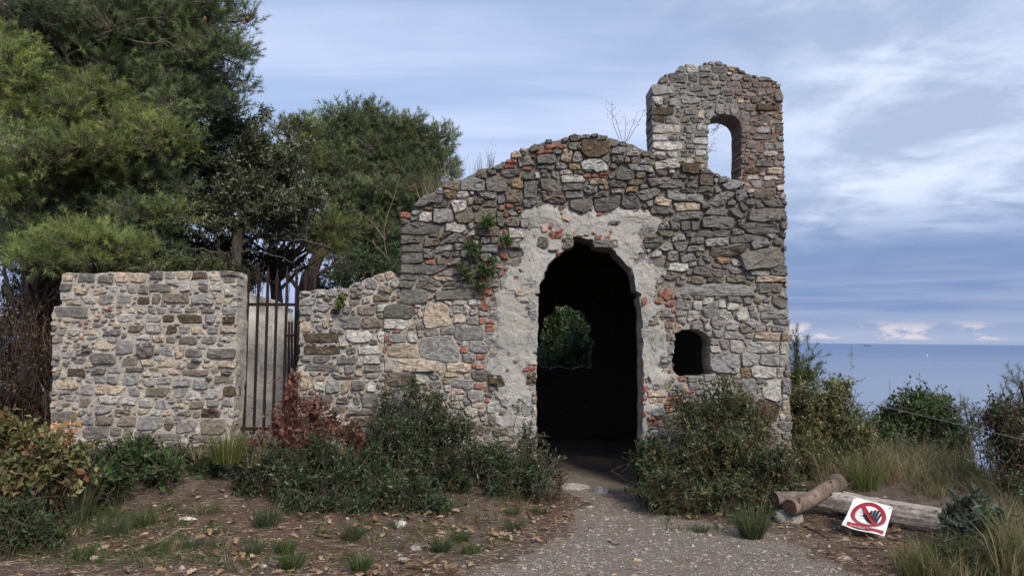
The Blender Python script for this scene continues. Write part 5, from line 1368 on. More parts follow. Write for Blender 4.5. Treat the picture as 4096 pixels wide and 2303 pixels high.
bush('evergreen_shrub', 'dark shrub with small reddish shoots filling the right edge',
     [(4060, 1660, 8.3, 90, 90), (4000, 1690, 8.3, 70, 80), (4070, 1800, 8.1, 100, 110), (3990, 1620, 8.4, 40, 50, .6), (4060, 1920, 7.8, 90, 70), (3960, 1810, 8.0, 50, 50, .5)], [(0.040, 0.062, 0.028), (0.054, 0.078, 0.034), (0.080, 0.056, 0.034)], (0.034, 0.017), 150, 12, tips=([(0.17, 0.08, 0.035), (0.22, 0.13, 0.05)], 0.10))
pine('pine_tree', 'pine rising above the dark shrub, cut by the right edge', [(4080, 1540, 10.2, 55, 45), (4060, 1600, 10.2, 50, 40)], [(4110, 1900, 10.2, 0.06), (4100, 1700, 10.2, 0.05), (4090, 1520, 10.2, 0.02)], [(0.05, 0.075, 0.04), (0.06, 0.085, 0.045)], shoots=130, per=42, limb_r=0.012)
bush('spurge', 'grey green spurge with thick whorled leaves at the right end of the beam',
     [(3870, 2040, 6.15, 80, 60), (3850, 2120, 6.05, 100, 60), (3960, 2090, 6.0, 70, 70), (3920, 2010, 6.2, 40, 50), (3800, 2080, 6.2, 40, 40)], [(0.085, 0.115, 0.085), (0.065, 0.095, 0.068), (0.11, 0.135, 0.10)], (0.062, 0.021), 75, 14, mat='soft_leaf', twig_len=0.18, stem_col=(0.14, 0.12, 0.09))
bush('herb_patch', 'dark green weeds in the lower right corner under the tall grass',
     [(3800, 2200, 5.6, 110, 60), (3900, 2250, 5.4, 130, 60), (4030, 2200, 5.4, 90, 70), (3760, 2250, 5.5, 70, 40, .7)], [(0.035, 0.055, 0.022), (0.05, 0.07, 0.028), (0.07, 0.085, 0.034)], (0.034, 0.013), 120, 11, mat='soft_leaf', cat='weeds')
bush('low_scrub', 'tangled olive scrub among the dry grass behind the beam',
     [(3560, 1850, 9.6, 130, 60), (3440, 1930, 8.8, 110, 50), (3740, 1930, 8.8, 120, 60), (3640, 1900, 9.2, 110, 50), (3850, 1900, 9.2, 90, 60), (3520, 1790, 10, 150, 50)], [(0.085, 0.100, 0.045), (0.110, 0.118, 0.058), (0.065, 0.080, 0.036), (0.15, 0.13, 0.075)], (0.034, 0.012), 80, 11, mat='soft_leaf', stem_col=(0.16, 0.13, 0.09), cat='scrub')
bush('slope_scrub', 'low dark scrub on the falling slope beyond the right edge shrub',
     [(4230, 1900, 8.4, 150, 90), (4380, 1980, 8.0, 160, 90), (4300, 1850, 10, 200, 80), (4120, 2000, 7.4, 90, 60)], [(0.05, 0.075, 0.032), (0.07, 0.095, 0.04), (0.038, 0.056, 0.026)], (0.05, 0.024), 60, 11, cat='scrub')
def dry_vines():
    n = 140; a = np.array([at_y(random.uniform(20, 235), random.uniform(1080, 1350), 10.0 + random.uniform(-0.25, 0.3)) for _ in range(n)])
    b = a + np.stack([rng.normal(0, 0.10, n), rng.normal(0, 0.1, n), -rng.uniform(0.3, 1.1, n)], 1); b[:, 2] = np.maximum(b[:, 2], 0.25)
    base = np.array([a[:, 0].mean(), a[:, 1].mean(), 0.3]); g = Geo(); lf = Geo()
    root = thing('dry_vines', 'brown curtain of dry hanging vines beside the left end of the garden wall', 'vines', base)
    many_tubes(g, a, (a + b) / 2 + rng.normal(0, 0.12, (n, 3)), b, 0.005, 0.0025, tone_mix([(0.050, 0.033, 0.027), (0.036, 0.026, 0.021), (0.075, 0.052, 0.042)], n), 7, 3)
    m = 900; t = rng.uniform(0, 1, m)[:, None]; i = rng.integers(0, n, m); P = a[i] * (1 - t) + b[i] * t + rng.normal(0, 0.05, (m, 3))
    add_leaves(lf, P, unit(rng.normal(size=(m, 3)) - np.array([0, 0, 0.5])), 0.05, 0.025, tone_mix([(0.10, 0.06, 0.04), (0.16, 0.10, 0.06), (0.05, 0.05, 0.025)], m))
    link('stems', g.mesh('stems', base), MAT['twig'], root); link('foliage', lf.mesh('foliage', base), MAT['litter'], root)
dry_vines()
# plants rooted in the masonry
bush('valerian', 'red valerian with fresh green leaves hanging from the left side of the facade',
     [(1895, 1000, 8.31, 30, 38, .8), (1930, 1075, 8.31, 34, 32, .8), (1870, 1090, 8.31, 30, 24, .7), (1930, 1140, 8.31, 34, 18, .8), (1962, 1050, 8.31, 16, 34, .7), (1880, 965, 8.32, 18, 20, .8), (1845, 1060, 8.31, 20, 24, .5)],
     [(0.07, 0.13, 0.045), (0.09, 0.16, 0.055), (0.05, 0.095, 0.035)], (0.045, 0.013), 300, 10, ground=False, mat='soft_leaf', cat='flowers', tips=([(0.45, 0.10, 0.18)], 0.02), twig_len=0.14)
bush('valerian', 'small green tuft growing from the facade joint above the valerian', [(1952, 888, 8.27, 22, 15)], [(0.08, 0.15, 0.045), (0.06, 0.11, 0.035)], (0.06, 0.012), 900, 9, ground=False, mat='soft_leaf', cat='flowers', twig_len=0.06)
bush('valerian', 'tiny green tuft at the left rim of the plaster patch', [(2024, 962, 8.29, 17, 13)], [(0.08, 0.15, 0.045), (0.06, 0.11, 0.035)], (0.05, 0.012), 900, 9, ground=False, mat='soft_leaf', cat='flowers', twig_len=0.05)
bush('valerian', 'little yellow green sprig on the low wall near its gate end', [(1365, 1200, 8.3, 14, 26, 1.0), (1358, 1218, 8.3, 16, 12)], [(0.13, 0.19, 0.05), (0.10, 0.15, 0.04)], (0.03, 0.014), 700, 7, ground=False, mat='soft_leaf', cat='flowers', twig_len=0.05)

# ------------------------------------------------------------------ iron gate
def bar_between(geo, a, b, w, col=(0.024, 0.012, 0.011), tip=0.0):
    """square iron bar, optionally drawn out to a point"""
    a = np.asarray(a, float); b = np.asarray(b, float); d = unit((b - a)[None])[0]
    s = unit(np.cross(d, [0, 1, 0])[None])[0] if abs(d[1]) < 0.9 else np.array([1.0, 0, 0]); t = np.cross(d, s)
    ends = [(a, 1.0), (b, 1.0)] if not tip else [(a, 1.0), (b - d * tip, 1.0), (b - d * tip * 0.93, 1.25), (b, 0.12)]
    v = [p + (s * i + t * j) * w * 0.5 * k for p, k in ends for i, j in ((-1, -1), (1, -1), (1, 1), (-1, 1))]
    n = len(ends)
    f = [[q * 4 + i, q * 4 + (i + 1) % 4, q * 4 + 4 + (i + 1) % 4, q * 4 + 4 + i] for q in range(n - 1) for i in range(4)] + [[3, 2, 1, 0], [n * 4 - 4, n * 4 - 3, n * 4 - 2, n * 4 - 1]]
    geo.add(v, f, col)

YG = 8.80
g0 = at_y(1050, 1745, YG)
gate = thing('iron_gate', 'tall rusty iron gate of spiked bars between the two rubble walls', 'gate', g0)
tops = [(995, 1068), (1036, 1070), (1074, 1062), (1110, 1070), (1150, 1060), (1188, 1062), (1225, 1072), (1261, 1078)]
bots = [(975, 1735), (1015, 1735), (1054, 1735), (1091, 1735), (1131, 1735), (1172, 1735), (1212, 1735), (1250, 1735)]
for (u0, v0), (u1, v1) in zip(bots, tops):
    g = Geo(); a = at_y(u0, v0, YG); b = at_y(u1, v1, YG)
    bar_between(g, a, b, 0.026, np.array([0.024, 0.012, 0.011]) * random.uniform(0.7, 1.5), 0.16)
    link('bar', g.mesh('bar', a), MAT['rust'], gate, a - g0)
for (u0, v0, u1, v1, w) in ((962, 1217, 1275, 1219, 0.036), (950, 1714, 1262, 1716, 0.036)):
    g = Geo(); a = at_y(u0, v0, YG + 0.026); b = at_y(u1, v1, YG + 0.026)
    bar_between(g, a, b, w); link('rail', g.mesh('rail', a), MAT['rust'], gate, a - g0)
YH = 9.25
h0 = at_y(1175, 1600, YH)
gate2 = thing('iron_gate', 'shorter dark gate leaf standing ajar behind the tall one, against the low wall', 'gate', h0)
for u0, u1, dy in ((1153, 1157, 0.0), (1166, 1168, 0.1), (1192, 1192, 0.2), (1208, 1208, 0.3)):
    g = Geo(); a = at_y(u0, 1620, YH + dy); b = at_y(u1, 1282, YH + dy)
    bar_between(g, a, b, 0.022, (0.05, 0.032, 0.03), 0.03); link('bar', g.mesh('bar', a), MAT['rust'], gate2, a - h0)
g = Geo(); a = at_y(1148, 1343, YH); b = at_y(1212, 1338, YH + 0.32)
bar_between(g, a, b, 0.03, (0.055, 0.03, 0.028)); link('rail', g.mesh('rail', a), MAT['rust'], gate2, a - h0)

# ------------------------------------------------------------------ rocks
def rock_geo(r, col, seed, flat=1.0):
    """an angular boulder: a cube-sphere cut by random planes"""
    k = 5; pts = []; faces = []
    for ax in range(3):
        for s in (-1, 1):
            o = len(pts)
            for i in range(k + 1):
                for j in range(k + 1):
                    p = [0, 0, 0]; p[ax] = s; p[(ax + 1) % 3] = -1 + 2 * i / k; p[(ax + 2) % 3] = -1 + 2 * j / k; pts.append(p)
            for i in range(k):
                for j in range(k):
                    q = [o + i * (k + 1) + j, o + (i + 1) * (k + 1) + j, o + (i + 1) * (k + 1) + j + 1, o + i * (k + 1) + j + 1]
                    faces.append(q if s > 0 else q[::-1])
    P = unit(np.array(pts, float))
    R = np.random.default_rng(seed)
    for _ in range(11):
        n = unit(R.normal(size=(1, 3)))[0]; d = R.uniform(0.55, 0.85)
        h = P @ n; P = P - np.maximum(0, h - d)[:, None] * n
    P = P + np.stack([fbm(P * 3 + i * 9 + seed, 2, 171 + i) for i in range(3)], 1) * 0.10
    g = Geo(); g.add(P * np.asarray(r), faces, np.tile(col, (len(P), 1)) * R.uniform(0.9, 1.1, (len(P), 1)))
    return g

def rock(label, u, v, size, col, seed, name='rock', rot=0.0, sink=0.35, cat='rock', group=None):
    p = gpoint(u, v); sz = np.asarray(size, float)
    g = rock_geo(sz, col, seed)
    o = link(name, g.mesh(name), MAT['rock'], None, (p[0], p[1] + sz[1] * 0.6, gz(p[0], p[1] + sz[1] * 0.6) + sz[2] * (1 - 2 * sink)))
    o.rotation_euler = (0, 0, rot)
    tag(o, label, cat, group); return o

rock('pale angular rock under the sawn end of the nearer log', 3165, 2092, (0.165, 0.11, 0.10), (0.30, 0.285, 0.255), 3, rot=0.4)
rock('flat rock wedged between the log and the bush, left of the pale one', 3100, 2068, (0.11, 0.08, 0.045), (0.22, 0.20, 0.165), 4)
rock('small grey rock in the shade beneath the beam', 3385, 2062, (0.09, 0.06, 0.05), (0.15, 0.14, 0.13), 5)
rock('white rounded rock at the edge of the weeds, left foreground', 543, 1990, (0.066, 0.05, 0.038), (0.60, 0.58, 0.54), 6)
rock('purple grey rock partly hidden behind the white one', 508, 1976, (0.07, 0.05, 0.03), (0.20, 0.16, 0.155), 7)
rock('long flat white stone lying on bare earth, left foreground', 745, 2088, (0.085, 0.045, 0.022), (0.62, 0.60, 0.55), 8)
rock('small yellowish stone low at the left, beside a grass tuft', 368, 2236, (0.035, 0.028, 0.018), (0.46, 0.42, 0.32), 9)
rock('white chip of stone near the lower edge, right of the grass tufts', 1052, 2268, (0.036, 0.022, 0.014), (0.55, 0.54, 0.52), 10)
rock('mottled black and white stone under the big lentisk bush', 1600, 2108, (0.06, 0.05, 0.045), (0.42, 0.41, 0.38), 11)
rock('grey stone lump left of the gravel path, nearest to the lower edge', 1610, 2248, (0.042, 0.035, 0.026), (0.30, 0.29, 0.28), 12)
rock('brownish flat stone left of the gravel path', 1708, 2192, (0.060, 0.045, 0.024), (0.33, 0.285, 0.24), 13)
rock('broad pale flagstone forming the left half of the door threshold', 2300, 1958, (0.20, 0.13, 0.045), (0.34, 0.325, 0.30), 14, name='threshold_stone', sink=0.42, cat='stone')
rock('bluish rounded stone right of the pale threshold slab', 2408, 1972, (0.10, 0.09, 0.05), (0.25, 0.245, 0.26), 15, name='threshold_stone', sink=0.4, cat='stone')
rock('bluish stone on the right rim of the gravel path', 2880, 2110, (0.038, 0.032, 0.03), (0.26, 0.265, 0.28), 16)
rock('splintered pale stone on the gravel below the sign', 3390, 2236, (0.075, 0.03, 0.014), (0.42, 0.39, 0.35), 17)
rock('grey stone block on the earth left of the path, beside a tuft', 1665, 2200, (0.045, 0.04, 0.03), (0.29, 0.28, 0.27), 18)

# ------------------------------------------------------------------ logs, beam
def log_thing(name, label, pts, radii, col, cut_col, knots=8, seed=1):
    P = np.array(pts, float); s = np.linspace(0, len(P) - 1, 26)
    q = np.stack([np.interp(s, np.arange(len(P)), P[:, i]) for i in range(3)], 1)
    rad = np.interp(s, np.arange(len(P)), radii)
    root = thing(name, label, 'log', (q[0][0], q[0][1], q[0][2] - radii[0]))
    base = np.array(root.location)
    g = Geo(); sides = 18
    t = unit(np.gradient(q, axis=0)); ref = np.array([0, 0, 1.0])
    a = unit(np.cross(t, ref)); b = np.cross(t, a); an = np.arange(sides) * 2 * math.pi / sides
    dirv = np.cos(an)[None, :, None] * a[:, None] + np.sin(an)[None, :, None] * b[:, None]
    pos = q[:, None] + dirv * rad[:, None, None]
    n = fbm(pos.reshape(-1, 3) * 7 + seed, 3, 181).reshape(len(q), sides) * 0.30 + fbm(pos.reshape(-1, 3) * 22, 2, 183).reshape(len(q), sides) * 0.22
    pos = q[:, None] + dirv * (rad[:, None] * (1 + n))[:, :, None]
    i = np.arange(len(q) - 1)[:, None] * sides; j = np.arange(sides)[None]; j2 = (j + 1) % sides
    g.add(pos.reshape(-1, 3), np.stack([i + j, i + j2, i + sides + j2, i + sides + j], -1).reshape(-1, 4), np.tile(col, (len(q) * sides, 1)) * (1 + fbm(pos.reshape(-1, 3) * 5, 3, 185)[:, None] * 1.7))
    link('bark', g.mesh('bark', base, True), MAT['log'], root)
    for e, k in ((0, -1), (-1, 1)):
        c = q[e] + t[e] * 0.004 * k
        g = Geo(); ring = pos[e] * 0.985 + c * 0.015; ring2 = pos[e] * 0.45 + c * 0.55
        v = np.vstack([ring, ring2, c])
        f4 = [[x, (x + 1) % sides, sides + (x + 1) % sides, sides + x] for x in range(sides)]
        g.add(v, f4, np.vstack([np.tile(cut_col, (sides, 1)) * 0.8, np.tile(cut_col, (sides + 1, 1))])); g.f3.append(np.array([[sides + x, sides + (x + 1) % sides, 2 * sides] for x in range(sides)]))
        link('cut_end', g.mesh('cut_end', c), MAT['wood'], root, c - base)
    for x in range(knots):
        e = random.randrange(2, 24); w = random.randrange(sides); c = pos[e, w]; g = Geo()
        tube(g, [c - dirv[e, w] * 0.01, c + dirv[e, w] * 0.008, c + dirv[e, w] * 0.014], [0.014, 0.012, 0.002], (0.07, 0.032, 0.022), 7)
        link('knot', g.mesh('knot', c), MAT['log'], root, c - base)
    return root

lz = 0.175
log_thing('cut_log', 'thick peeled reddish log lying over the beam, sawn dark end toward the viewer',
          [at_y(3158, 2028, 6.82), at_y(3210, 2012, 6.93), at_y(3265, 1985, 7.06), at_y(3320, 1945, 7.18), at_y(3352, 1930, 7.26)], [0.070, 0.068, 0.066, 0.072, 0.084], (0.125, 0.092, 0.074), (0.11, 0.055, 0.036), 9, 3)
log_thing('cut_log', 'second sawn log behind the thick one, pointing left toward the bush',
          [at_y(3098, 1996, 7.02), at_y(3150, 1990, 7.06), at_y(3215, 1990, 7.12), at_y(3290, 1996, 7.2)], [0.066, 0.060, 0.056, 0.05], (0.125, 0.098, 0.086), (0.10, 0.05, 0.034), 4, 8)
rock('broken branch stub lying behind the logs', 3190, 1955, (0.13, 0.035, 0.035), (0.26, 0.21, 0.15), 23, name='branch_stub', sink=0.1, cat='branch')

def beam():
    a = at_y(3262, 1990, 7.22); b = at_y(3822, 2086, 6.62)
    ax = unit((b - a)[None])[0]; up = np.array([0, 0, 1.0]); sd = unit(np.cross(ax, up)[None])[0]; up = np.cross(sd, ax)
    L = np.linalg.norm(b - a); root = thing('wooden_beam', 'long weathered grey beam on the ground behind the sign, split along its side', 'beam', a)
    n = 40; t = np.linspace(0, L, n); m = 24; th = np.arange(m) / m * 2 * math.pi
    rad = 0.085; pos = []
    for i, tt in enumerate(t):
        cc, ss = np.cos(th), np.sin(th)
        k = 1 / (np.abs(cc) ** 5 + np.abs(ss) ** 5) ** 0.2
        q = np.stack([np.full(m, tt * 1.4), th * 3, np.zeros(m)], 1)
        w = k * rad * (1 + fbm(q * np.array([1.0, 4.0, 1]), 3, 191) * 0.22)
        # splits running along the near face
        spl = (np.abs(((th + 0.25 * math.sin(tt * 2)) % (2 * math.pi)) - 3.55) < 0.2) * (0.35 if 0.45 < tt / L < 0.98 else 0.12)
        spl2 = (np.abs(th - 2.75) < 0.14) * 0.16
        w = w * (1 - spl - spl2)
        pos.append(a + ax * (tt + (0 if i < n - 1 else 1) * 0) + sd[None] * (cc * w)[:, None] * 0.9 + up[None] * (ss * w)[:, None])
    pos = np.array(pos)
    pos[-1] += ax * rng.uniform(-0.09, 0.03, (m, 1)); pos[0] += ax * rng.uniform(-0.03, 0.03, (m, 1))
    g = Geo(); i = np.arange(n - 1)[:, None] * m; j = np.arange(m)[None]; j2 = (j + 1) % m
    c = np.tile([0.30, 0.265, 0.235], (n * m, 1)) * (1 + fbm(np.stack([np.repeat(t, m) * 1.2, np.tile(th, n) * 6, np.zeros(n * m)], 1), 3, 193)[:, None] * 1.2)
    g.add(pos.reshape(-1, 3), np.stack([i + j2, i + j, i + m + j, i + m + j2], -1).reshape(-1, 4), c)
    link('timber', g.mesh('timber', a), MAT['wood'], root)
    for e in (0, -1):
        g = Geo(); cc = pos[e].mean(0); v = np.vstack([pos[e], cc]); f = np.array([[x, (x + 1) % m, m] for x in range(m)])
        g.add(v, f if e else f[:, ::-1], (0.24, 0.20, 0.165)); link('end_grain', g.mesh('end_grain', cc), MAT['wood'], root, cc - a)
    g = Geo(); q0 = at_y(3372, 1968, 7.12); q1 = at_y(3470, 1990, 7.0)
    bar_between(g, q0, q1, 0.022, (0.46, 0.40, 0.33)); link('loose_splinter', g.mesh('loose_splinter', q0), MAT['wood'], root, q0 - a)
    return root
beam()

# ------------------------------------------------------------------ prohibition sign
def make_sign():
    TL, TR, BR, BL = at_y(3416, 1986, 6.84), at_y(3572, 2026, 6.72), at_y(3538, 2143, 6.36), at_y(3364, 2103, 6.52)
    W_, H_ = 1.0, 1.06
    nrm = unit(np.cross(TR - TL, BL - TL)[None])[0]
    if nrm[1] > 0: nrm = -nrm
    def place(p, off=0.0):
        """sheet coordinates (0..1 across, 0..1.06 up) -> the bent sheet lying against the beam"""
        p = np.asarray(p, float); s = p[:, 0]; t = p[:, 1] / H_
        q = (BL * ((1 - s) * (1 - t))[:, None] + BR * (s * (1 - t))[:, None] + TL * ((1 - s) * t)[:, None] + TR * (s * t)[:, None])
        bend = -0.030 * np.sin(np.clip((t - 0.14) / 0.86, 0, 1) * math.pi) * (1 - 0.35 * s) + 0.010 * np.exp(-((s - 0.05) / 0.12) ** 2) * (1 - t) + 0.006 * np.sin(s * 9 + 1) * np.exp(-((t - 0.1) / 0.12) ** 2)
        return q + nrm * (bend + off)[:, None] if hasattr(bend, '__len__') else q
    root = thing('prohibition_sign', 'bent white no entry sign, red barred circle over a black hand, propped against the beam', 'sign', BL)
    white, red, black = (0.66, 0.67, 0.68), (0.27, 0.010, 0.016), (0.010, 0.010, 0.016)
    def sheet(name, polys, col, off):
        """flat print: triangulated finely so that it follows the bend"""
        g = Geo()
        for loops in polys:
            pts = []; ed = []
            for lp in loops:
                s = len(pts); pts += [tuple(x) for x in lp]; ed += [(s + i, s + (i + 1) % len(lp)) for i in range(len(lp))]
            P = np.array(pts); lo, hi = P.min(0), P.max(0)
            gx, gy = np.meshgrid(np.arange(lo[0] + 0.02, hi[0], 0.045), np.arange(lo[1] + 0.02, hi[1], 0.045)); gr = np.stack([gx.ravel(), gy.ravel()], 1)
            def inside(c):
                r = np.zeros(len(c), bool)
                for lp in loops:
                    for i in range(len(lp)):
                        (x0, y0), (x1, y1) = lp[i], lp[(i + 1) % len(lp)]
                        if y0 == y1: continue
                        k = (c[:, 1] >= min(y0, y1)) & (c[:, 1] < max(y0, y1)); r ^= k & (c[:, 0] < x0 + (c[:, 1] - y0) / (y1 - y0) * (x1 - x0))
                return r
            gr = gr[inside(gr)]
            v, _, f, *_ = delaunay_2d_cdt([Vector(p) for p in pts] + [Vector(p) for p in gr.tolist()], ed, [], 0, 1e-7)
            V = np.array([tuple(x) for x in v]); Fc = np.array([x for x in f if len(x) == 3]); Fc = Fc[inside(V[Fc].mean(1))]
            g.add(place(V, off), Fc, col)
        o = link(name, g.mesh(name, BL, True), MAT['paint'], root)
        return o
    nb = 14
    outl = [(i / nb, 0.0) for i in range(nb)] + [(1.0, H_ * i / nb) for i in range(nb)] + [(1 - i / nb, H_) for i in range(nb)] + [(0.0, H_ * (1 - i / nb)) for i in range(nb)]
    p = sheet('panel', [[outl]], white, 0.0)
    sol = p.modifiers.new('thickness', 'SOLIDIFY'); sol.thickness = 0.002; sol.offset = 0
    C = np.array([0.50, 0.60]); R0, R1 = 0.425, 0.315
    circ = lambda r, n=48: [(C[0] + r * math.cos(a), C[1] + r * math.sin(a)) for a in np.arange(n) / n * 2 * math.pi]
    sheet('red_ring', [[circ(R0), circ(R1)]], red, 0.003)
    dd = np.array([math.cos(math.radians(-52)), math.sin(math.radians(-52))]); nn = np.array([-dd[1], dd[0]]); hw = 0.052; LL = 0.325
    sheet('red_bar', [[[tuple(C - dd * LL + nn * hw), tuple(C - dd * LL - nn * hw), tuple(C + dd * LL - nn * hw), tuple(C + dd * LL + nn * hw)]]], red, 0.0045)
    def capsule(p0, p1, w, n=7):
        p0, p1 = np.array(p0), np.array(p1); d = (p1 - p0) / np.linalg.norm(p1 - p0); a0 = math.atan2(d[1], d[0]); r = []
        for a in np.linspace(-math.pi / 2, math.pi / 2, n): r.append(tuple(p1 + w * np.array([math.cos(a0 + a), math.sin(a0 + a)])))
        for a in np.linspace(math.pi / 2, 3 * math.pi / 2, n): r.append(tuple(p0 + w * np.array([math.cos(a0 + a), math.sin(a0 + a)])))
        return r
    fingers = [capsule((0.530, 0.56), (0.540, 0.775), 0.032), capsule((0.600, 0.56), (0.618, 0.815), 0.032), capsule((0.668, 0.56), (0.694, 0.815), 0.032), capsule((0.732, 0.54), (0.768, 0.745), 0.030), capsule((0.50, 0.46), (0.395, 0.605), 0.036)]
    palm = [(0.500, 0.585), (0.762, 0.585), (0.758, 0.46), (0.735, 0.385), (0.68, 0.335), (0.60, 0.325), (0.53, 0.36), (0.475, 0.43)]
    for k, f in enumerate(fingers): sheet('hand_finger', [[f]], black, 0.0022 + 0.0001 * k)
    sheet('hand_palm', [[palm]], black, 0.0028)
    def line(pts, w=0.006):
        r = []
        for a, b in zip(pts[:-1], pts[1:]): r.append([capsule(a, b, w, 4)])
        return r
    arc = [(0.295 + 0.085 * math.cos(a), 0.625 + 0.075 * math.sin(a)) for a in np.linspace(0.15, math.pi * 1.12, 10)]
    face = [arc, [(0.27, 0.655), (0.385, 0.652), (0.372, 0.63)], [(0.372, 0.645), (0.335, 0.535), (0.31, 0.535)], [(0.335, 0.548), (0.43, 0.548)], [(0.212, 0.595), (0.205, 0.555), (0.225, 0.555)], [(0.29, 0.448), (0.355, 0.478), (0.46, 0.455)],
            [(0.31, 0.592), (0.318, 0.575), (0.308, 0.558), (0.296, 0.572), (0.30, 0.59), (0.31, 0.592)]]
    for k, f in enumerate(face): sheet('face_line', line(f, 0.0042), black, 0.0022 + 0.0001 * k)
    sheet('red_band', [[[(0.10, 0.035), (0.955, 0.035), (0.955, 0.165), (0.10, 0.165)]]], (0.27, 0.018, 0.024), 0.003)
    def text(txt, x, y, size, off):
        cu = bpy.data.curves.new('lettering', 'FONT'); cu.body = txt; cu.size = size; cu.align_x = 'LEFT'; cu.resolution_u = 2
        o = bpy.data.objects.new('lettering', cu); COL.objects.link(o)
        dg = bpy.context.evaluated_depsgraph_get(); me = o.evaluated_get(dg).to_mesh()
        V = np.array([(v.co.x, v.co.y) for v in me.vertices]); Fc = [tuple(p.vertices) for p in me.polygons]
        tri = [(f[0], f[i], f[i + 1]) for f in Fc for i in range(1, len(f) - 1)]
        o.evaluated_get(dg).to_mesh_clear(); bpy.data.objects.remove(o); bpy.data.curves.remove(cu)
        V[:, 0] = V[:, 0] * 1.25 + x; V[:, 1] += y
        g = Geo(); g.add(place(V, off), tri, (0.70, 0.68, 0.68)); link('lettering', g.mesh('lettering', BL), MAT['paint'], root)
    text('VIETATO', 0.35, 0.123, 0.054, 0.0045)
    text("L' ACCESSO", 0.20, 0.082, 0.050, 0.0045)
    text('ai non addetti', 0.20, 0.046, 0.044, 0.0045)
    for s, t in ((0.03, 1.03), (0.97, 1.02), (0.93, 0.99)):
        g = Geo(); c = place([(s, t)], 0.0)[0]
        tube(g, [c - nrm * 0.003, c + nrm * 0.005], [0.006, 0.005], (0.05, 0.045, 0.045), 8, True); link('fixing_screw', g.mesh('fixing_screw', c), MAT['rust'], root, c - BL)
make_sign()

# ------------------------------------------------------------------ wire from the window to beyond the right edge
def wire():
    a = at_y(2720, 1505, YF - 0.03); m1 = at_y(3020, 1518, YF - 0.16); b = at_y(3430, 1600, 7.7); c = at_y(4096, 1758, 6.9); d = c + (c - b) * 0.5
    P = np.array([a, m1, b, c, d]); s = np.linspace(0, 4, 40); q = np.stack([np.interp(s, range(5), P[:, i]) for i in range(3)], 1)
    for _ in range(6): q[1:-1] = (q[:-2] + 2 * q[1:-1] + q[2:]) / 4
    g = Geo(); tube(g, q, 0.0017, (0.30, 0.29, 0.28), 6)
    tag(link('wire', g.mesh('wire', q[0]), MAT['wire'], None, q[0]), 'thin taut wire running from the small window out over the bushes toward the sea', 'wire')
wire()

# ------------------------------------------------------------------ at sea
def ships():
    p = at_y(3470, 1371, 1.0); d = ray(3470, 1373); dist = 24000.0
    c = np.array([d[0] / d[1] * dist, dist, -119.0])
    ship = thing('cargo_ship', 'tiny grey cargo ship on the horizon above the wire', 'ship', c)
    g = Geo(); L, B, H = 230, 30, 16
    prof = [(-L / 2, 0), (L / 2 - 14, 0), (L / 2, H), (-L / 2, H)]
    v = np.array([(x, y * (0.3 if x > L / 2 - 5 else 1), z) for y in (-B / 2, B / 2) for x, z in prof])
    g.add(v, [[0, 1, 2, 3], [7, 6, 5, 4], [0, 4, 5, 1], [1, 5, 6, 2], [2, 6, 7, 3], [3, 7, 4, 0]], (0.05, 0.06, 0.09)); link('hull', g.mesh('hull'), MAT['wire'], ship)
    def box(name, x0, x1, y, z0, z1, col):
        g = Geo(); v = np.array([(x, yy, z) for x in (x0, x1) for yy in (-y, y) for z in (z0, z1)])
        g.add(v, [[0, 1, 3, 2], [4, 6, 7, 5], [0, 4, 5, 1], [2, 3, 7, 6], [0, 2, 6, 4], [1, 5, 7, 3]], col); link(name, g.mesh(name), MAT['wire'], ship)
    box('bridge', -L / 2 + 12, -L / 2 + 32, 13, H, H + 26, (0.20, 0.22, 0.27)); box('funnel', -L / 2 + 4, -L / 2 + 10, 4, H, H + 20, (0.10, 0.10, 0.13))
    for k in range(4): box('container_stack', -60 + k * 40, -28 + k * 40, 14, H, H + 9 + 3 * (k % 2), (0.08, 0.09, 0.13))
    d = ray(3709, 1424); t = (-119.5 - EYE) / d[2]; c = np.array([d[0] * t, d[1] * t, -119.6])
    boat = thing('sailboat', 'tiny white sailboat alone on the open sea below the horizon', 'sailboat', c)
    g = Geo(); v = np.array([(-6, 0, 1.2), (-5, -1.8, 1.2), (4, -1.6, 1.2), (7, 0, 1.5), (4, 1.6, 1.2), (-5, 1.8, 1.2), (-4.5, 0, -0.3), (5, 0, -0.3)])
    g.add(v, [[0, 1, 6], [1, 2, 7], [1, 7, 6], [2, 3, 7], [3, 4, 7], [4, 5, 6], [4, 6, 7], [5, 0, 6], [0, 5, 1], [5, 4, 2], [5, 2, 1], [4, 3, 2]], (0.8, 0.8, 0.8)); link('hull', g.mesh('hull'), MAT['paint'], boat)
    g = Geo(); tube(g, [(0, 0, 1), (0, 0, 19)], 0.12, (0.6, 0.6, 0.6), 6); link('mast', g.mesh('mast'), MAT['paint'], boat)
    g = Geo(); v = [(-0.2, 0, 2.5), (-5.5, 0.6, 2.5), (-0.2, 0, 18.5), (-0.2, 0.12, 2.5), (-5.5, 0.72, 2.5), (-0.2, 0.12, 18.5)]; g.add(v, [[0, 1, 2], [5, 4, 3]], (0.85, 0.85, 0.84)); link('mainsail', g.mesh('mainsail'), MAT['paint'], boat)
    g = Geo(); v = [(6.5, 0, 1.8), (0.4, 0.5, 2.2), (0.3, 0, 16.0), (6.5, 0.1, 1.8), (0.4, 0.6, 2.2), (0.3, 0.1, 16.0)]; g.add(v, [[0, 1, 2], [5, 4, 3]], (0.85, 0.85, 0.84)); link('jib', g.mesh('jib'), MAT['paint'], boat)
ships()

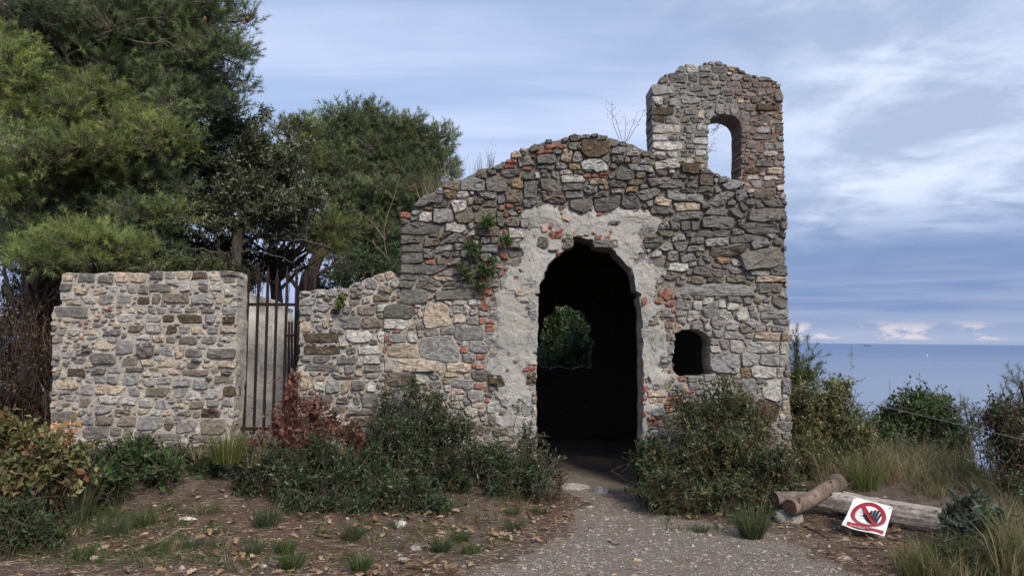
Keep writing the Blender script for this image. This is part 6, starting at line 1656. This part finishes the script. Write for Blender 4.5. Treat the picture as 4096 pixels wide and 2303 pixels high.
# ------------------------------------------------------------------ gravel, fallen leaves, needles
OCT = np.array([(1, 0, 0), (-1, 0, 0), (0, 1, 0), (0, -1, 0), (0, 0, 1), (0, 0, -1)], float)
OCF = np.array([(0, 2, 4), (2, 1, 4), (1, 3, 4), (3, 0, 4), (2, 0, 5), (1, 2, 5), (3, 1, 5), (0, 3, 5)])
def scatter(n, x0, x1, y0, y1, dens):
    X = rng.uniform(x0, x1, n * 6); Y = 1 / rng.uniform(1 / y1, 1 / y0, n * 6)
    k = rng.uniform(0, 1, len(X)) < dens(X, Y)
    return X[k][:n], Y[k][:n]
def gravel():
    g = Geo()
    vis = lambda x, y: (np.abs(x) < 0.70 * y)
    for n, dens, smin, smax in ((5200, lambda x, y: path_mask(x, y) * vis(x, y), 0.004, 0.012), (1300, lambda x, y: (0.2 + 0.8 * path_mask(x, y)) * vis(x, y) * (y < 8), 0.008, 0.024), (1500, lambda x, y: (1 - path_mask(x, y)) * vis(x, y) * (y < 8.0), 0.005, 0.014)):
        X, Y = scatter(n, -4, 4, 4.6, 8.6, dens); n = len(X)
        s = smin + (smax - smin) * rng.uniform(0, 1, n) ** 3
        jit = OCT[None] * (1 + rng.normal(0, 0.28, (n, 6, 3))) + rng.normal(0, 0.22, (n, 6, 3))
        an = rng.uniform(0, 6.28, n); ca, sa = np.cos(an)[:, None], np.sin(an)[:, None]
        v = jit * s[:, None, None] * np.array([1.25, 0.9, 0.55])
        v = np.stack([v[..., 0] * ca - v[..., 1] * sa, v[..., 0] * sa + v[..., 1] * ca, v[..., 2]], -1)
        v += np.stack([X, Y, ground_z(X, Y) + s * 0.12], 1)[:, None]
        base = np.array([(0.29, 0.27, 0.25), (0.34, 0.315, 0.29), (0.21, 0.19, 0.175), (0.30, 0.25, 0.205), (0.26, 0.25, 0.245)])[rng.integers(0, 5, n)] * rng.uniform(0.7, 1.25, (n, 1))
        g.add(v.reshape(-1, 3), (np.arange(n)[:, None, None] * 6 + OCF[None]).reshape(-1, 3), np.repeat(base, 6, 0))
    kind(link('gravel', g.mesh('gravel'), MAT['pebble']), 'stuff', 'loose grey and whitish gravel over the path')
gravel()

def litter():
    g = Geo()
    spots = lambda x, y: ((np.abs(x) < 0.72 * y) * (1 - 0.93 * path_mask(x, y)) * (0.12 + 1.6 * np.clip(fbm(np.stack([x, y, 0 * x], 1) * 1.7, 2, 201) + 0.12, 0, 1) + 0.5 * np.exp(-((y - 6.7) / 0.4) ** 2) * (np.abs(x + 0.6) < 1.2) * 0.6))
    X, Y = scatter(820, -4, 3.4, 4.7, 7.7, spots); n = len(X)
    P = np.stack([X, Y, ground_z(X, Y) + rng.uniform(0.006, 0.028, n)], 1)
    an = rng.uniform(0, 6.28, n); D = unit(np.stack([np.cos(an), np.sin(an), rng.normal(0.05, 0.28, n)], 1))
    L = rng.uniform(0.035, 0.085, n); S = unit(np.cross(D, np.array([0, 0, 1.0]) + rng.normal(0, 0.4, (n, 3)))); N = np.cross(S, D)
    C = np.array([(0.33, 0.22, 0.13), (0.25, 0.155, 0.09), (0.40, 0.29, 0.19), (0.18, 0.11, 0.07)])[rng.integers(0, 4, n)] * rng.uniform(0.7, 1.2, (n, 1))
    # lobed oak leaf: spine of five points with lobes either side
    ts = [0.0, 0.18, 0.34, 0.48, 0.64, 0.78, 1.0]; ws = [0.03, 0.24, 0.12, 0.34, 0.17, 0.30, 0.03]
    rows = []
    for t, w in zip(ts, ws):
        c = P + D * (L * t)[:, None] + N * (L * 0.35 * t * (1 - t))[:, None]
        cu = N * (L * w * 0.35)[:, None]
        rows += [c + S * (L * w)[:, None] + cu, c, c - S * (L * w)[:, None] + cu]
    v = np.stack(rows, 1); q = []
    for k in range(6): q += [[3 * k, 3 * k + 1, 3 * k + 4, 3 * k + 3], [3 * k + 1, 3 * k + 2, 3 * k + 5, 3 * k + 4]]
    g.add(v.reshape(-1, 3), (np.arange(n)[:, None, None] * 21 + np.array(q)[None]).reshape(-1, 4), np.repeat(C, 21, 0))
    kind(link('fallen_leaves', g.mesh('fallen_leaves'), MAT['litter']), 'stuff', 'dry tan oak leaves scattered on the earth')
    g = Geo(); X, Y = scatter(17000, -4, 3.6, 4.6, 8.2, lambda x, y: (np.abs(x) < 0.72 * y) * (1 - 0.85 * path_mask(x, y))); n = len(X)
    P = np.stack([X, Y, ground_z(X, Y) + rng.uniform(0.002, 0.014, n)], 1); an = rng.uniform(0, 6.28, n)
    D = unit(np.stack([np.cos(an), np.sin(an), rng.normal(0, 0.10, n)], 1))
    C = np.array([(0.19, 0.12, 0.08), (0.28, 0.205, 0.14), (0.11, 0.07, 0.05), (0.38, 0.31, 0.23)])[rng.integers(0, 4, n)]
    add_needles(g, P, D, rng.uniform(0.05, 0.14, n), 0.0045, C)
    kind(link('pine_needle_litter', g.mesh('pine_needle_litter'), MAT['litter']), 'stuff', 'brown fallen pine needles covering the earth')
litter()

# ------------------------------------------------------------------ grasses
GREEN = [(0.060, 0.092, 0.030), (0.078, 0.108, 0.038), (0.045, 0.070, 0.024)]
BLUISH = [(0.070, 0.095, 0.050), (0.085, 0.108, 0.062), (0.055, 0.075, 0.038)]
STRAW = [(0.25, 0.21, 0.135), (0.20, 0.17, 0.105), (0.31, 0.265, 0.18)]
def tuft(label, u, v, n, h, spread, cols, name='grass_tuft', width=0.005, droop=0.5, r=0.05, group=None, extra=None, lean=(0, 0)):
    p = gpoint(u, v); g = Geo(); blades(g, p, n, h, spread, cols, droop, width, baser=r, lean=lean)
    if extra: blades(g, p, extra[0], extra[1], spread * 0.6, extra[2], 0.35, width * 0.7, baser=r, lean=lean)
    return tag(link(name, g.mesh(name, p), MAT['grass'], None, p), label, 'grass', group)
TG = 'grass tufts on the bare earth'
tuft('tall upright feathery grass tuft beside the yellow leaved bush', 315, 2100, 260, 0.46, 0.35, BLUISH, droop=0.35, r=0.07, group=TG, extra=(25, 0.5, STRAW))
tuft('low bluish grass tuft right of the tall feathery one', 450, 2140, 200, 0.22, 0.9, BLUISH, r=0.09, group=TG)
tuft('dark green grass clump at the foot of the ivy', 575, 2095, 130, 0.17, 0.9, GREEN, r=0.07, group=TG)
tuft('grass tuft with straw blades under the lower lentisk bush', 1065, 2105, 220, 0.26, 0.8, BLUISH, r=0.08, group=TG, extra=(14, 0.36, STRAW))
tuft('yellow green clump of wide grass blades at the right end of the garden wall foot', 905, 1850, 240, 0.40, 0.6, [(0.10, 0.12, 0.035), (0.15, 0.14, 0.05), (0.07, 0.095, 0.03)], width=0.008, r=0.12, group=TG)
tuft('sprawling grass clump before the garden wall, right of the ivy', 730, 1985, 230, 0.30, 0.9, [(0.08, 0.11, 0.035), (0.14, 0.13, 0.05), (0.06, 0.085, 0.03)], width=0.007, r=0.14, group=TG)
for i, (u, v, n, h, lab) in enumerate([(1010, 2215, 150, 0.13, 'flat bright grass tuft lower left, left one of the touching pair'), (1140, 2212, 170, 0.15, 'flat bright grass tuft lower left, right one of the touching pair'), (1170, 2275, 190, 0.17, 'dark spiky grass tuft at the lower edge, below the touching pair'),
     (770, 2190, 120, 0.11, 'thin bluish grass patch on the earth below the long white stone'), (625, 2200, 110, 0.10, 'dull green grass patch left of the thin bluish one'), (330, 2230, 130, 0.14, 'grass tuft beside the small yellowish stone'),
     (1770, 2205, 200, 0.17, 'bushy grass tuft at the left rim of the path, beside the grey block'), (1840, 2165, 150, 0.13, 'smaller grass tuft right behind the bushy one'), (1880, 2212, 90, 0.10, 'low grass tuft between the bushy tuft and the gravel'),
     (2060, 2120, 170, 0.14, 'wide low yellow green grass patch reaching onto the path'), (2160, 2052, 110, 0.10, 'low green grass patch beside the path, nearer the door'), (1440, 2285, 210, 0.19, 'dark rounded grass tuft at the lower edge, below the big lentisk'),
     (1410, 2160, 190, 0.22, 'olive feathery grass tuft before the big lentisk bush'), (1290, 2140, 70, 0.12, 'small bluish tuft left of the olive feathery one'), (2050, 2060, 90, 0.12, 'thin grass below the smaller bush at the doorway'),
     (2800, 2125, 100, 0.09, 'low green grass right of the path, before the big olive bush')]):
    tuft(lab, u, v, n, h, 0.95, GREEN if i % 3 else BLUISH, r=0.06 if h < 0.15 else 0.05, group=TG)
tuft('big drooping grass tuft in front of the olive bush, left of the logs', 3010, 2150, 330, 0.36, 0.75, BLUISH, r=0.08, group=TG, extra=(26, 0.55, [(0.16, 0.17, 0.07), (0.25, 0.22, 0.11)]))
tuft('bright green upright grass clump just behind the beam', 3460, 1955, 330, 0.42, 0.45, [(0.10, 0.135, 0.04), (0.075, 0.105, 0.034), (0.14, 0.15, 0.055)], r=0.16, droop=0.5, group=TG)

def stuff_grass(name, label, spots):
    """spots: (u, v, ru, rv, tufts, blades, height, spread, colours, straw share)"""
    g = Geo()
    for u, v, ru, rv, k, n, h, sp, cols, straw in spots:
        for _ in range(k):
            a = random.uniform(0, 6.283); r = math.sqrt(random.random())
            p = gpoint(u + ru * r * math.cos(a), v + rv * r * math.sin(a))
            if p[1] > 40 or p[1] < 3: continue
            blades(g, p, n, h * random.uniform(0.6, 1.2), sp, STRAW if random.random() < straw else cols, 0.8, 0.0045, baser=0.05)
    kind(link(name, g.mesh(name), MAT['grass']), 'stuff', label)
stuff_grass('short_grass', 'thin short grass over the left foreground earth',
    [(450, 2160, 480, 120, 210, 16, 0.10, 1.0, GREEN, 0.15), (1000, 2230, 420, 60, 80, 14, 0.09, 1.0, GREEN, 0.15), (300, 2030, 300, 70, 110, 16, 0.15, 1.0, GREEN, 0.12), (760, 2010, 220, 60, 80, 16, 0.16, 1.0, GREEN, 0.25),
     (1700, 2160, 380, 70, 80, 12, 0.09, 1.0, GREEN, 0.2), (1500, 2080, 500, 40, 40, 14, 0.12, 1.0, GREEN, 0.25), (2000, 2030, 200, 60, 26, 12, 0.11, 1.0, GREEN, 0.3), (2900, 2100, 260, 50, 40, 12, 0.12, 1.0, GREEN, 0.25), (1600, 2250, 300, 50, 16, 10, 0.07, 1.0, GREEN, 0.4), (1150, 1850, 500, 20, 40, 14, 0.25, 0.7, GREEN, 0.3), (880, 1895, 110, 30, 46, 14, 0.16, 0.9, GREEN, 0.3), (640, 1960, 260, 40, 50, 14, 0.14, 0.9, GREEN, 0.2)])
OLIVE = [(0.095, 0.102, 0.054), (0.130, 0.126, 0.075), (0.070, 0.082, 0.042)]
stuff_grass('dry_grass', 'tall pale dry grass on the slope behind the beam',
    [(3420, 1900, 180, 60, 130, 22, 0.42, 0.7, OLIVE, 0.45), (3600, 1870, 160, 70, 120, 22, 0.45, 0.8, OLIVE, 0.55), (3780, 1900, 130, 60, 70, 20, 0.40, 0.7, OLIVE, 0.35), (3330, 1960, 60, 30, 40, 18, 0.26, 0.8, OLIVE, 0.3), (3720, 1960, 110, 40, 50, 16, 0.22, 0.9, OLIVE, 0.3), (3500, 1780, 200, 40, 90, 20, 0.55, 0.7, OLIVE, 0.5), (3960, 1960, 100, 60, 60, 18, 0.35, 0.7, OLIVE, 0.2)])
stuff_grass('tall_grass', 'tall yellow green grass in the lower right corner',
    [(3900, 2290, 240, 60, 80, 18, 0.30, 0.5, [(0.085, 0.105, 0.042), (0.12, 0.125, 0.055), (0.06, 0.078, 0.032)], 0.15), (4060, 2280, 90, 60, 36, 18, 0.50, 0.4, [(0.12, 0.125, 0.055), (0.16, 0.15, 0.075)], 0.3), (3700, 2280, 110, 50, 46, 18, 0.26, 0.7, [(0.085, 0.10, 0.04), (0.13, 0.13, 0.055)], 0.25), (4050, 2150, 60, 60, 24, 20, 0.5, 0.5, OLIVE, 0.3)])

# dry grass and stalks rooted on the masonry
def wall_grass(label, u0, v0, u1, v1, Y, n_spots, n, h, cols, spread=0.45, droop=0.4, lean=(0, 0), name='dry_grass_tuft', heads=False):
    a = at_y(u0, v0, Y); b = at_y(u1, v1, Y); g = Geo()
    for k in range(n_spots):
        p = a + (b - a) * random.random(); blades(g, p, n, h * random.uniform(0.6, 1.15), spread, cols, droop, 0.004, baser=0.03, lean=lean)
    if heads:
        vv = np.concatenate(g.v).reshape(-1, 5, 3)[:, 4]; vv = vv[rng.uniform(0, 1, len(vv)) < 0.3]
        add_leaves(g, vv, np.tile([0.1, 0, 1.0], (len(vv), 1)), 0.022, 0.010, np.tile([0.30, 0.25, 0.16], (len(vv), 1)))
    return tag(link(name, g.mesh(name, a), MAT['grass'], None, a), label, 'grass')
wall_grass('long arching straw on the lower left shoulder of the facade', 1680, 810, 1800, 735, 8.5, 9, 9, 0.42, STRAW, 0.5, 0.7, (-0.30, 0))
wall_grass('upright dry seed stalks on the left slope of the facade, highest straw there', 1835, 715, 1985, 672, 8.5, 16, 7, 0.26, [(0.22, 0.20, 0.13), (0.16, 0.16, 0.10)], 0.30, 0.2, heads=True)
wall_grass('greyish straw tuft at the right foot of the bell gable', 3030, 780, 3090, 800, 8.36, 6, 16, 0.15, [(0.30, 0.26, 0.19), (0.24, 0.21, 0.16)], 0.45, 0.3)
wall_grass('pale dry grass standing on the plastered wall behind the gate', 970, 1180, 995, 1215, 9.6, 4, 16, 0.26, STRAW, 0.35, 0.3)

def stalk(label, base_uv, Y, stems, cols, leafn=0, name='dry_stalk', r=0.0035, cat='plant'):
    p0 = at_y(*base_uv, Y); root = thing(name, label, cat, p0); g = Geo(); lf = Geo()
    for pts in stems:
        P = np.array([at_y(u, v, Y + 0.02 * i) for i, (u, v) in enumerate(pts)]); s = np.linspace(0, len(P) - 1, 10)
        q = np.stack([np.interp(s, np.arange(len(P)), P[:, i]) for i in range(3)], 1)
        tube(g, q, np.linspace(r, r * 0.4, 10), cols[0], 4)
        for k in range(3, 10):
            if random.random() < 0.75:
                d = unit(np.array([[random.gauss(0, 1), random.gauss(0, 0.6), random.uniform(0.1, 0.9)]]))[0]; L = random.uniform(0.03, 0.10)
                tube(g, [q[k], q[k] + d * L * 0.6, q[k] + d * L], r * 0.35, cols[0], 3)
                m = 3; add_leaves(lf, np.tile(q[k] + d * L, (m, 1)), unit(rng.normal(size=(m, 3))), 0.016, 0.007, tone_mix(cols[1:], m))
    link('stem', g.mesh('stem', p0), MAT['twig'], root); link('leaves', lf.mesh('leaves', p0), MAT['soft_leaf'], root)
    return root
SC = [(0.15, 0.13, 0.085), (0.13, 0.14, 0.06), (0.20, 0.17, 0.09)]
stalk('tall bare branching stalks on the roof slope just left of the bell gable', (2500, 565), 8.55, [[(2478, 562), (2450, 490), (2447, 405)], [(2500, 566), (2502, 470)], [(2510, 565), (2560, 480), (2580, 440)], [(2505, 565), (2530, 500), (2550, 450)], [(2488, 560), (2460, 470), (2420, 430)]], SC)
stalk('small leafy sprig hanging inside the arch of the bell gable', (2895, 480), 8.6, [[(2895, 482), (2865, 510), (2838, 535)], [(2890, 485), (2905, 500)], [(2880, 495), (2845, 545)]], SC)
stalk('thin dry stems in the left jamb of the bell opening', (2832, 610), 8.5, [[(2832, 612), (2850, 570)], [(2832, 612), (2845, 600), (2866, 608)]], SC)
stalk('leafless brown sapling stem leaning beside the left corner of the facade', (1590, 1090), 8.95, [[(1600, 1100), (1540, 1010), (1535, 900), (1580, 780), (1600, 700)], [(1540, 960), (1490, 890), (1440, 850)], [(1570, 1050), (1480, 960)]], [(0.16, 0.12, 0.09), (0.12, 0.10, 0.05)], r=0.007, name='bare_sapling')
stalk('bare reddish sapling stems standing before the sea at the right, under the wire', (3890, 2000), 8.6, [[(3900, 2010), (3895, 1850), (3890, 1730)], [(3890, 1760), (3925, 1720)], [(3935, 1990), (3920, 1790)], [(3990, 2010), (4000, 1850), (4010, 1700)]], [(0.13, 0.085, 0.065), (0.16, 0.07, 0.04)], r=0.008, name='bare_sapling')
stalk('thin dark leaning sticks over the dry grass behind the beam', (3880, 1990), 8.0, [[(3885, 1995), (3830, 1920), (3770, 1800)], [(3870, 2000), (3800, 1860)]], [(0.09, 0.065, 0.055), (0.1, 0.08, 0.05)], r=0.005, name='dead_stick')

def stick(label, pts, r, col, name='stick'):
    P = np.array([gpoint(u, v) for u, v in pts]); P[:, 2] += r
    s = np.linspace(0, len(P) - 1, 10); q = np.stack([np.interp(s, np.arange(len(P)), P[:, i]) for i in range(3)], 1) + rng.normal(0, 0.004, (10, 3))
    g = Geo(); tube(g, q, np.linspace(r, r * 0.5, 10), col, 6, True)
    tag(link(name, g.mesh(name, q[0], True), MAT['twig'], None, q[0]), label, 'stick')
stick('pale forked dry stick on the earth below the long white stone', [(620, 2178), (680, 2145), (720, 2120), (775, 2115)], 0.009, (0.30, 0.24, 0.17))
stick('dark straight stick on the gravel below the sign', [(3395, 2190), (3480, 2194), (3565, 2196)], 0.010, (0.085, 0.065, 0.055))
stick('short dark stick left of the sign, near the rock', [(3215, 2105), (3270, 2130), (3320, 2160)], 0.009, (0.075, 0.058, 0.05))
stick('broken brown twig at the left edge of the path', [(2110, 2050), (2122, 2075), (2130, 2085)], 0.010, (0.10, 0.055, 0.035))
stick('small dark twig near the middle of the gravel path', [(2430, 2165), (2460, 2178), (2480, 2180)], 0.007, (0.07, 0.055, 0.05))
stick('dark curved stick right of the sign under the beam', [(3570, 2155), (3600, 2168), (3640, 2165)], 0.008, (0.07, 0.055, 0.05))
